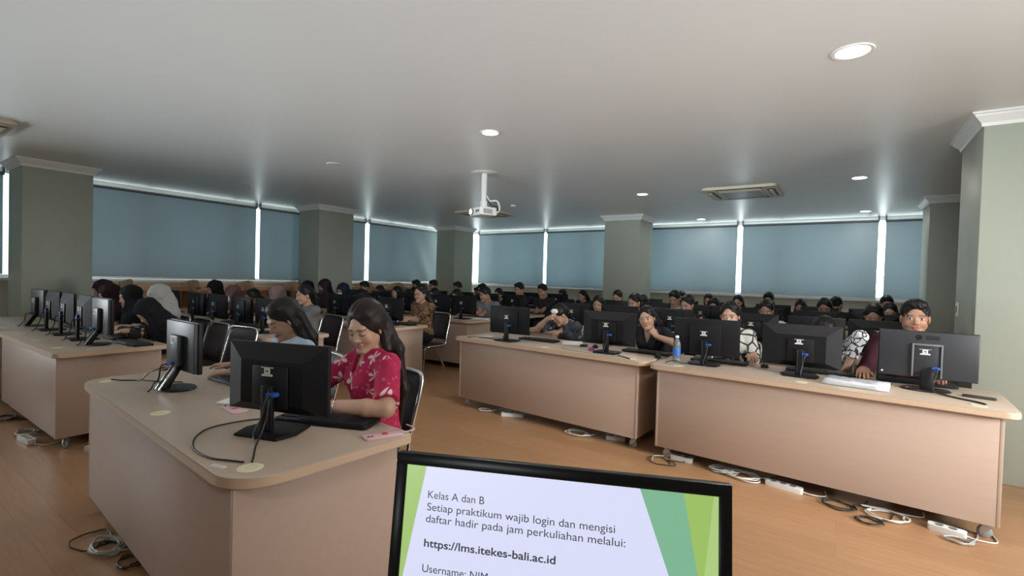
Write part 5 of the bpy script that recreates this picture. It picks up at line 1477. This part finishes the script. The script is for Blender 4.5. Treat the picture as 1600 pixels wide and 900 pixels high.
# water bottle
r = empty('water_bottle'); put(r, -1.145, 4.10, 0.3, 'clear water bottle with blue label beside the desk gap', None, 'bottle', DZ)
M_BOT = mat('clear_bottle_plastic', (0.62, 0.68, 0.72), 0.12, noise=0.02)
nb = M_BOT.node_tree.nodes['Principled BSDF']; nb.inputs['Transmission Weight'].default_value = 0.75; nb.inputs['IOR'].default_value = 1.2
MB().lathe([(0, 0), (0.027, 0), (0.031, 0.005), (0.031, 0.03), (0.029, 0.034), (0.031, 0.038), (0.031, 0.145), (0.026, 0.17), (0.013, 0.195), (0.0125, 0.205), (0, 0.205)], 28).build('bottle_body', M_BOT, r)
MB().lathe([(0.0316, 0.060), (0.0316, 0.115), (0.0314, 0.115), (0.0314, 0.060)], 28).build('label_wrap', mat('blue_bottle_label', (0.04, 0.16, 0.55), 0.4, noise=0.15, nscale=30), r)
MB().lathe([(0, 0.203), (0.0145, 0.203), (0.0145, 0.218), (0.013, 0.220), (0, 0.220)], 24).build('cap', M_WHITE, r)

# plastic-wrapped folder
r = empty('document_folder'); put(r, 0.085, 4.02, -0.10, 'bundle of white papers in a clear plastic sleeve on the desk front', None, 'folder', DZ)
MB().box((-0.16, -0.10, 0.002), (0.17, 0.10, 0.034), 0.003).build('paper_stack', mat('lilac_white_paper', (0.74, 0.70, 0.80), 0.6, noise=0.03), r)
M_SLV = mat('plastic_sleeve', (0.62, 0.66, 0.68), 0.15, noise=0.1, nscale=12, bump=0.6, bscale=18)
b = bmesh.new(); g = []
for i in range(17):
    row = []
    for k in range(11):
        u, v = i / 16, k / 10
        zz = 0.0375 + 0.005 * math.sin(7 * u + 3 * v) * math.sin(5 * v + 9 * u * v) if 0.06 < u < 0.94 and 0.06 < v < 0.94 else 0.004
        row.append(b.verts.new((-0.20 + 0.33 * u, -0.115 + 0.23 * v, zz)))
    g.append(row)
for i in range(16):
    for k in range(10): b.faces.new((g[i][k], g[i + 1][k], g[i + 1][k + 1], g[i][k + 1]))
e = MB(); e._merge(b, None, 0); o = e.build('plastic_sleeve', M_SLV, r, angle=2.0)
md = o.modifiers.new('thick', 'SOLIDIFY'); md.thickness = 0.0008
M_SLV.node_tree.nodes['Principled BSDF'].inputs['Alpha'].default_value = 0.55

def sheet(x, y, rz, label, w=0.21, l=0.297, m=None, nm='paper_sheet', t=0.0012):
    o = MB().box((-w / 2, -l / 2, 0), (w / 2, l / 2, t)).build(nm, m or M_PAPER); put(o, x, y, rz, label, 'papers on the desks', 'paper', DZ); return o
sheet(-2.33, 4.52, 0.5, 'white sheet under the small dark phone, before the raised-arm person')
sheet(-2.55, 5.70, 0.4, 'white papers spread left of the second-row monitor base, aisle side')
sheet(-3.28, 4.32, 0.3, 'white crumpled wrapper behind the first right-hand monitor base', 0.12, 0.10)
sheet(-4.72, 6.02, 0.2, 'white booklet by the aisle corner monitor, fourth left-hand row', 0.22, 0.16, None, 'booklet', 0.012)
sheet(-5.26, 3.03, 1.57, 'open white notebook before the girl in the grey jacket', 0.24, 0.15, None, 'notebook', 0.008)
sheet(-6.0, 2.66, 0.6, 'white paper beneath the second-row monitors beside the pale scarf', 0.2, 0.14)
# purple hair tie
r = MB().tube([(0.022 * math.cos(t) * (1 + 0.12 * math.sin(5 * t)), 0.022 * math.sin(t), 0.0125 + 0.003 * math.sin(7 * t)) for t in np.linspace(0, 2 * PI, 22)[:-1]], 0.009, 8, closed=True, smooth=False).build('hair_tie', mat('magenta_fabric', (0.45, 0.06, 0.38), 0.8, noise=0.2, nscale=60))
put(r, -1.96, 4.19, 0, 'magenta scrunchie on the desk by the chin-resting girl', None, 'hair tie', DZ)
# tissue in the raised hand is built once the hand is known
ppl = [o for o in bpy.data.objects if o.name.startswith('person') and 'tissue' in o.get('label', '')][0]
vs_ = np.empty(3 * len(ppl.data.vertices), F32); ppl.data.vertices.foreach_get('co', vs_); vs_ = vs_.reshape(-1, 3)
M_ = ppl.matrix_basis
hand = vs_[(vs_[:, 2] > 1.02) & (vs_[:, 1] < vs_[vs_[:, 2] > 1.02][:, 1].min() + 0.05)]
hc = M_ @ Vector(hand.mean(0).tolist())
b = bmesh.new(); bmesh.ops.create_icosphere(b, subdivisions=4, radius=1.0)
for v in b.verts:
    c = v.co.copy(); n_ = 1 + 0.25 * math.sin(7 * c.x + 3 * c.y) * math.sin(6 * c.z + 2 * c.x) + 0.15 * math.sin(13 * c.y + 9 * c.z)
    v.co = Vector((c.x * 0.036, c.y * 0.022, c.z * 0.026)) * n_
e = MB(); e._merge(b, None, 0); r = e.build('tissue', M_PAPER, None, angle=2.5)
r.location = hc + Vector((0.030, -0.034, 0.016)); tag(r, 'crumpled white tissue in the raised hand', 'tissue')

# ------------------------------------------------------------------ cables and power strips under the desks
def coil(x, y, m, r0, turns, seed, label, rr=0.0045, tail=0.2, ang=0.0, squash=0.7):
    g = random.Random(seed); pts = []
    n = int(turns * 12)
    for i in range(n):
        a = 2 * PI * i / 12 + ang
        q = r0 * (1 + 0.16 * math.sin(i * 0.9 + seed)) * (0.85 + 0.3 * g.random())
        pts.append((x + q * math.cos(a), y + q * squash * math.sin(a), rr + 0.0045 * (i / 12) + 0.004 * g.random()))
    pts.append((x + r0 * 1.5 * math.cos(ang), y + tail * 0.5, rr + 0.002)); pts.append((x + r0 * 1.8 * math.cos(ang), y + tail, rr + 0.001))
    o = MB().tube(pts, rr, 7, res=4).build('coiled_cable', m); tag(o, label, 'cable', 'cables on the floor')
    return o
def strip(x, y, rz, n, label):
    r = empty('power_strip'); put(r, x, y, rz, label, 'power strips', 'power strip', 0.0)
    L = 0.06 * n + 0.05
    MB().prism(rrect(-L / 2, -0.028, L / 2, 0.028, 0.010), 0.0, 0.036, 0.005).build('housing', M_WHITE, r)
    for i in range(n):
        MB().lathe([(0, 0), (0.019, 0), (0.020, 0.0015), (0.017, 0.0015), (0.016, 0.0), (0, 0.0003)], 20, tr(-L / 2 + 0.05 + 0.06 * i, 0, 0.036)).build('socket', M_GREY, r)
    MB().tube([(L / 2, 0, 0.015), (L / 2 + 0.05, 0.01, 0.008), (L / 2 + 0.12, 0.06, 0.005), (L / 2 + 0.10, 0.16, 0.005)], 0.004, 7).build('lead', M_CABW, r)
coil(-3.10, 4.06, M_CABW, 0.07, 2, 1, 'white cable coil by the aisle caster of the first right-hand desk')
strip(-2.76, 4.08, 0.5, 3, 'white power strip under the first right-hand desk, aisle side')
coil(-1.98, 3.99, M_CABW, 0.10, 3, 2, 'white cable loops under the middle of the first right-hand desk')
strip(-1.64, 4.07, 0.3, 2, 'white power strip just left of the caster at the desk gap')
strip(-1.03, 3.94, PI, 2, 'white adapter under the left end of the brightest desk')
coil(-0.71, 3.90, M_CABG, 0.085, 5, 3, 'grey coiled cable under the left end of the brightest desk')
coil(-1.16, 3.79, M_CABB, 0.10, 1.3, 4, 'thin black cable loop in front of the desk gap', 0.0035)
coil(-0.58, 3.88, M_CABW, 0.11, 4, 5, 'white coiled cable under the brightest desk, second bundle from the gap')
strip(-0.31, 3.85, -0.15, 3, 'white power strip under the centre of the brightest desk')
coil(0.0, 3.77, M_CABB, 0.09, 2.2, 6, 'black cable loops under the centre of the brightest desk', 0.004)
coil(0.25, 3.79, M_CABW, 0.11, 2.5, 7, 'wide white cable loops under the pillar end of the brightest desk')
coil(0.16, 3.63, M_CABB, 0.07, 2.2, 8, 'black cable tangle among the white loops, pillar end', 0.004)
strip(0.53, 3.76, -0.2, 2, 'white power strip beside the last caster of the brightest desk')
coil(0.57, 3.67, M_CABG, 0.06, 2, 9, 'grey cable coil against the last caster of the brightest desk')
coil(-2.98, 0.84, M_CABG, 0.085, 5, 10, 'pale coiled cable on the floor before the near desk', 0.005)
coil(-3.13, 0.82, M_CABB, 0.11, 1.2, 11, 'thin black cable loop on the floor before the near desk', 0.0035)
coil(-2.76, 0.86, M_CABB, 0.06, 2, 12, 'black cable under the front edge of the near desk', 0.004)
strip(-4.62, 1.26, 0.5, 3, 'white power strip by the end panel of the second near desk')
coil(-5.55, 1.02, M_CABG, 0.09, 3, 13, 'grey cable bundle under the second near desk, window side')
strip(-5.30, 0.98, 0.1, 3, 'pale power strip under the second near desk')
coil(-6.2, 1.00, M_CABB, 0.10, 3, 14, 'dark cable bundle under the far end of the second near desk')

# ------------------------------------------------------------------ the photographer's desk and its screen
FY = 0.4191
root = empty('lecturer_desk', (-0.50, 0.42, 0), 0.65); tag(root, 'desk below the frame carrying the slide monitor', 'desk')  # unseen extra length added to shade the near desk's front panel
MB().prism(rrect(-0.85, -0.32, 0.85, 0.32, 0.04), 0.712, 0.75, 0.005).build('tabletop', M_TOP, root)
for s in (-1, 1): MB().box((s * 0.80 - 0.009, -0.28, 0.0), (s * 0.80 + 0.009, 0.28, 0.7115), 0.002).build('side_panel', M_LAM, root)
MB().box((-0.79, 0.25, 0.06), (0.79, 0.265, 0.7115), 0.002).build('front_panel', M_LAM, root)

SM = empty('slide_monitor', (-0.3582, 0.6491, 1.1192)); tag(SM, 'black monitor in the foreground showing a slide with Indonesian text', 'monitor')
n0 = Vector((math.sin(FY), -math.cos(FY), 0)); rt = Vector((math.cos(FY), math.sin(FY), 0))
up = Vector((0, 0, 1)) * math.cos(0.147) - n0 * math.sin(0.147); nn = rt.cross(up)
SM.rotation_euler = Matrix((rt, up, nn)).transposed().to_euler()      # local x right, y up, z towards the viewer
Wd, Ht, bz = 0.51, 0.312, 0.0185
fr = MB()
fr.box((-Wd / 2, -bz, -0.012), (Wd / 2, 0.0, 0.004), 0.0025).box((-Wd / 2, -Ht, -0.012), (Wd / 2, -Ht + 0.024, 0.004), 0.0025)
fr.box((-Wd / 2, -Ht + 0.020, -0.012), (-Wd / 2 + bz, -bz + 0.004, 0.004), 0.0025).box((Wd / 2 - bz, -Ht + 0.020, -0.012), (Wd / 2, -bz + 0.004, 0.004), 0.0025)
fr.build('bezel', M_BLACK2, SM)
MB().box((-Wd / 2 + 0.004, -Ht + 0.004, -0.035), (Wd / 2 - 0.004, -0.004, -0.012), 0.006).build('back_shell', M_BLACK, SM)
def emis(name, c, st=1.0):
    m = bpy.data.materials.new(name); m.use_nodes = True; nt = m.node_tree; b = nt.nodes['Principled BSDF']
    b.inputs['Base Color'].default_value = (0.01, 0.01, 0.01, 1); b.inputs['Roughness'].default_value = 0.35
    tc = nt.nodes.new('ShaderNodeTexCoord'); n = nt.nodes.new('ShaderNodeTexNoise'); n.inputs['Scale'].default_value = 900
    nt.links.new(tc.outputs['Object'], n.inputs['Vector'])
    r = nt.nodes.new('ShaderNodeMapRange'); r.inputs['To Min'].default_value = 0.985; r.inputs['To Max'].default_value = 1.015
    nt.links.new(n.outputs['Fac'], r.inputs['Value'])
    v = nt.nodes.new('ShaderNodeVectorMath'); v.operation = 'SCALE'; v.inputs[0].default_value = c
    nt.links.new(r.outputs[0], v.inputs['Scale']); nt.links.new(v.outputs[0], b.inputs['Emission Color'])
    b.inputs['Emission Strength'].default_value = st
    return m
xs0, xs1, ys0, ys1 = -Wd / 2 + bz, Wd / 2 - bz, -Ht + 0.024, -bz
MB().box((xs0, ys0, 0.0), (xs1, ys1, 0.0012)).build('screen', emis('slide_white', (0.70, 0.72, 0.93)), SM)
SCR = [c for c in SM.children if c.name.startswith('screen')][0]
def poly(name, pts, c, zz):
    b = MB(); b.prism(pts, zz - 0.0002, zz); return b.build(name, emis(name, c), SCR)
def lin(xa, ya, xb, yb, y): return xa + (xb - xa) * (y - ya) / (yb - ya)
LW = lambda y: lin(-0.2045, -0.0204, -0.2309, -0.1879, y)
poly('slide_green_band', [(xs0, -0.2250), (LW(-0.2250), -0.2250), (LW(ys1), ys1), (xs0, ys1)], (0.36, 0.55, 0.17), 0.0015)
RW = lambda y: lin(0.1271, -0.0184, 0.1698, -0.1346, y)
T1 = lambda y: lin(0.1886, -0.0183, 0.2090, -0.1294, y)
T2 = lambda y: lin(0.2300, -0.0192, 0.2176, -0.1282, y)
poly('slide_teal_band', [(RW(ys0), ys0), (xs1, ys0), (xs1, ys1), (RW(ys1), ys1)], (0.21, 0.46, 0.29), 0.0015)
poly('slide_lime_band', [(min(T1(-0.26), xs1), -0.26), (xs1, -0.26), (xs1, ys1), (T1(ys1), ys1)], (0.33, 0.52, 0.13), 0.0018)
poly('slide_lime_facet', [(T2(-0.22), -0.22), (xs1, -0.22), (xs1, ys1), (T2(ys1), ys1)], (0.42, 0.60, 0.22), 0.0021)
M_TXT = emis('slide_text', (0.035, 0.04, 0.05)); 
def text(body, x, y, width, size, bold=0.0):
    cu = bpy.data.curves.new('t', 'FONT'); cu.body = body; cu.size = size; cu.offset = bold; cu.extrude = 0.0; cu.fill_mode = 'FRONT'
    to = bpy.data.objects.new('t', cu); COL.objects.link(to)
    bpy.context.view_layer.update()
    me = bpy.data.meshes.new_from_object(to.evaluated_get(bpy.context.evaluated_depsgraph_get()))
    bpy.data.objects.remove(to); bpy.data.curves.remove(cu)
    co = np.empty(3 * len(me.vertices), F32); me.vertices.foreach_get('co', co); co = co.reshape(-1, 3)
    co[:, 0] *= width / co[:, 0].max() if width else 1
    co += np.array((x, y, 0.0017), F32); me.vertices.foreach_set('co', co.ravel()); me.update()
    o = link('slide_text', me, M_TXT, SCR); return o
text('Kelas A dan B', -0.1996, -0.0665, 0.0930, 0.0165)
text('Setiap praktikum wajib login dan mengisi', -0.1991, -0.0850, 0.2919, 0.0165)
text('daftar hadir pada jam perkuliahan melalui:', -0.1998, -0.1027, 0.3079, 0.0165)
text('https://lms.itekes-bali.ac.id', -0.2000, -0.1392, 0.2074, 0.0165, 0.00028)
text('Username: NIM', -0.2000, -0.1765, 0.1056, 0.0165)
text('Password: NIM', -0.2000, -0.1945, 0.1056, 0.0165)
MB().box((-0.03, -Ht - 0.03, -0.05), (0.03, -0.12, -0.034), 0.004).build('neck', M_BLACK, SM)
inv = SM.rotation_euler.to_matrix().inverted()
fp = Vector((-0.3582, 0.6491, 0.7505)) + Vector((-n0.x, -n0.y, 0)) * 0.0 - n0 * 0.075
M4 = Matrix.Translation(inv @ (fp - Vector(SM.location))) @ inv.to_4x4() @ rot_z(FY)
MB().prism(rrect(-0.12, -0.09, 0.12, 0.09, 0.02), 0.0, 0.014, 0.004, M=M4).box((-0.025, -0.012, 0.012), (0.025, 0.012, 0.10), 0.003, M=M4).build('base', M_BLACK, SM)
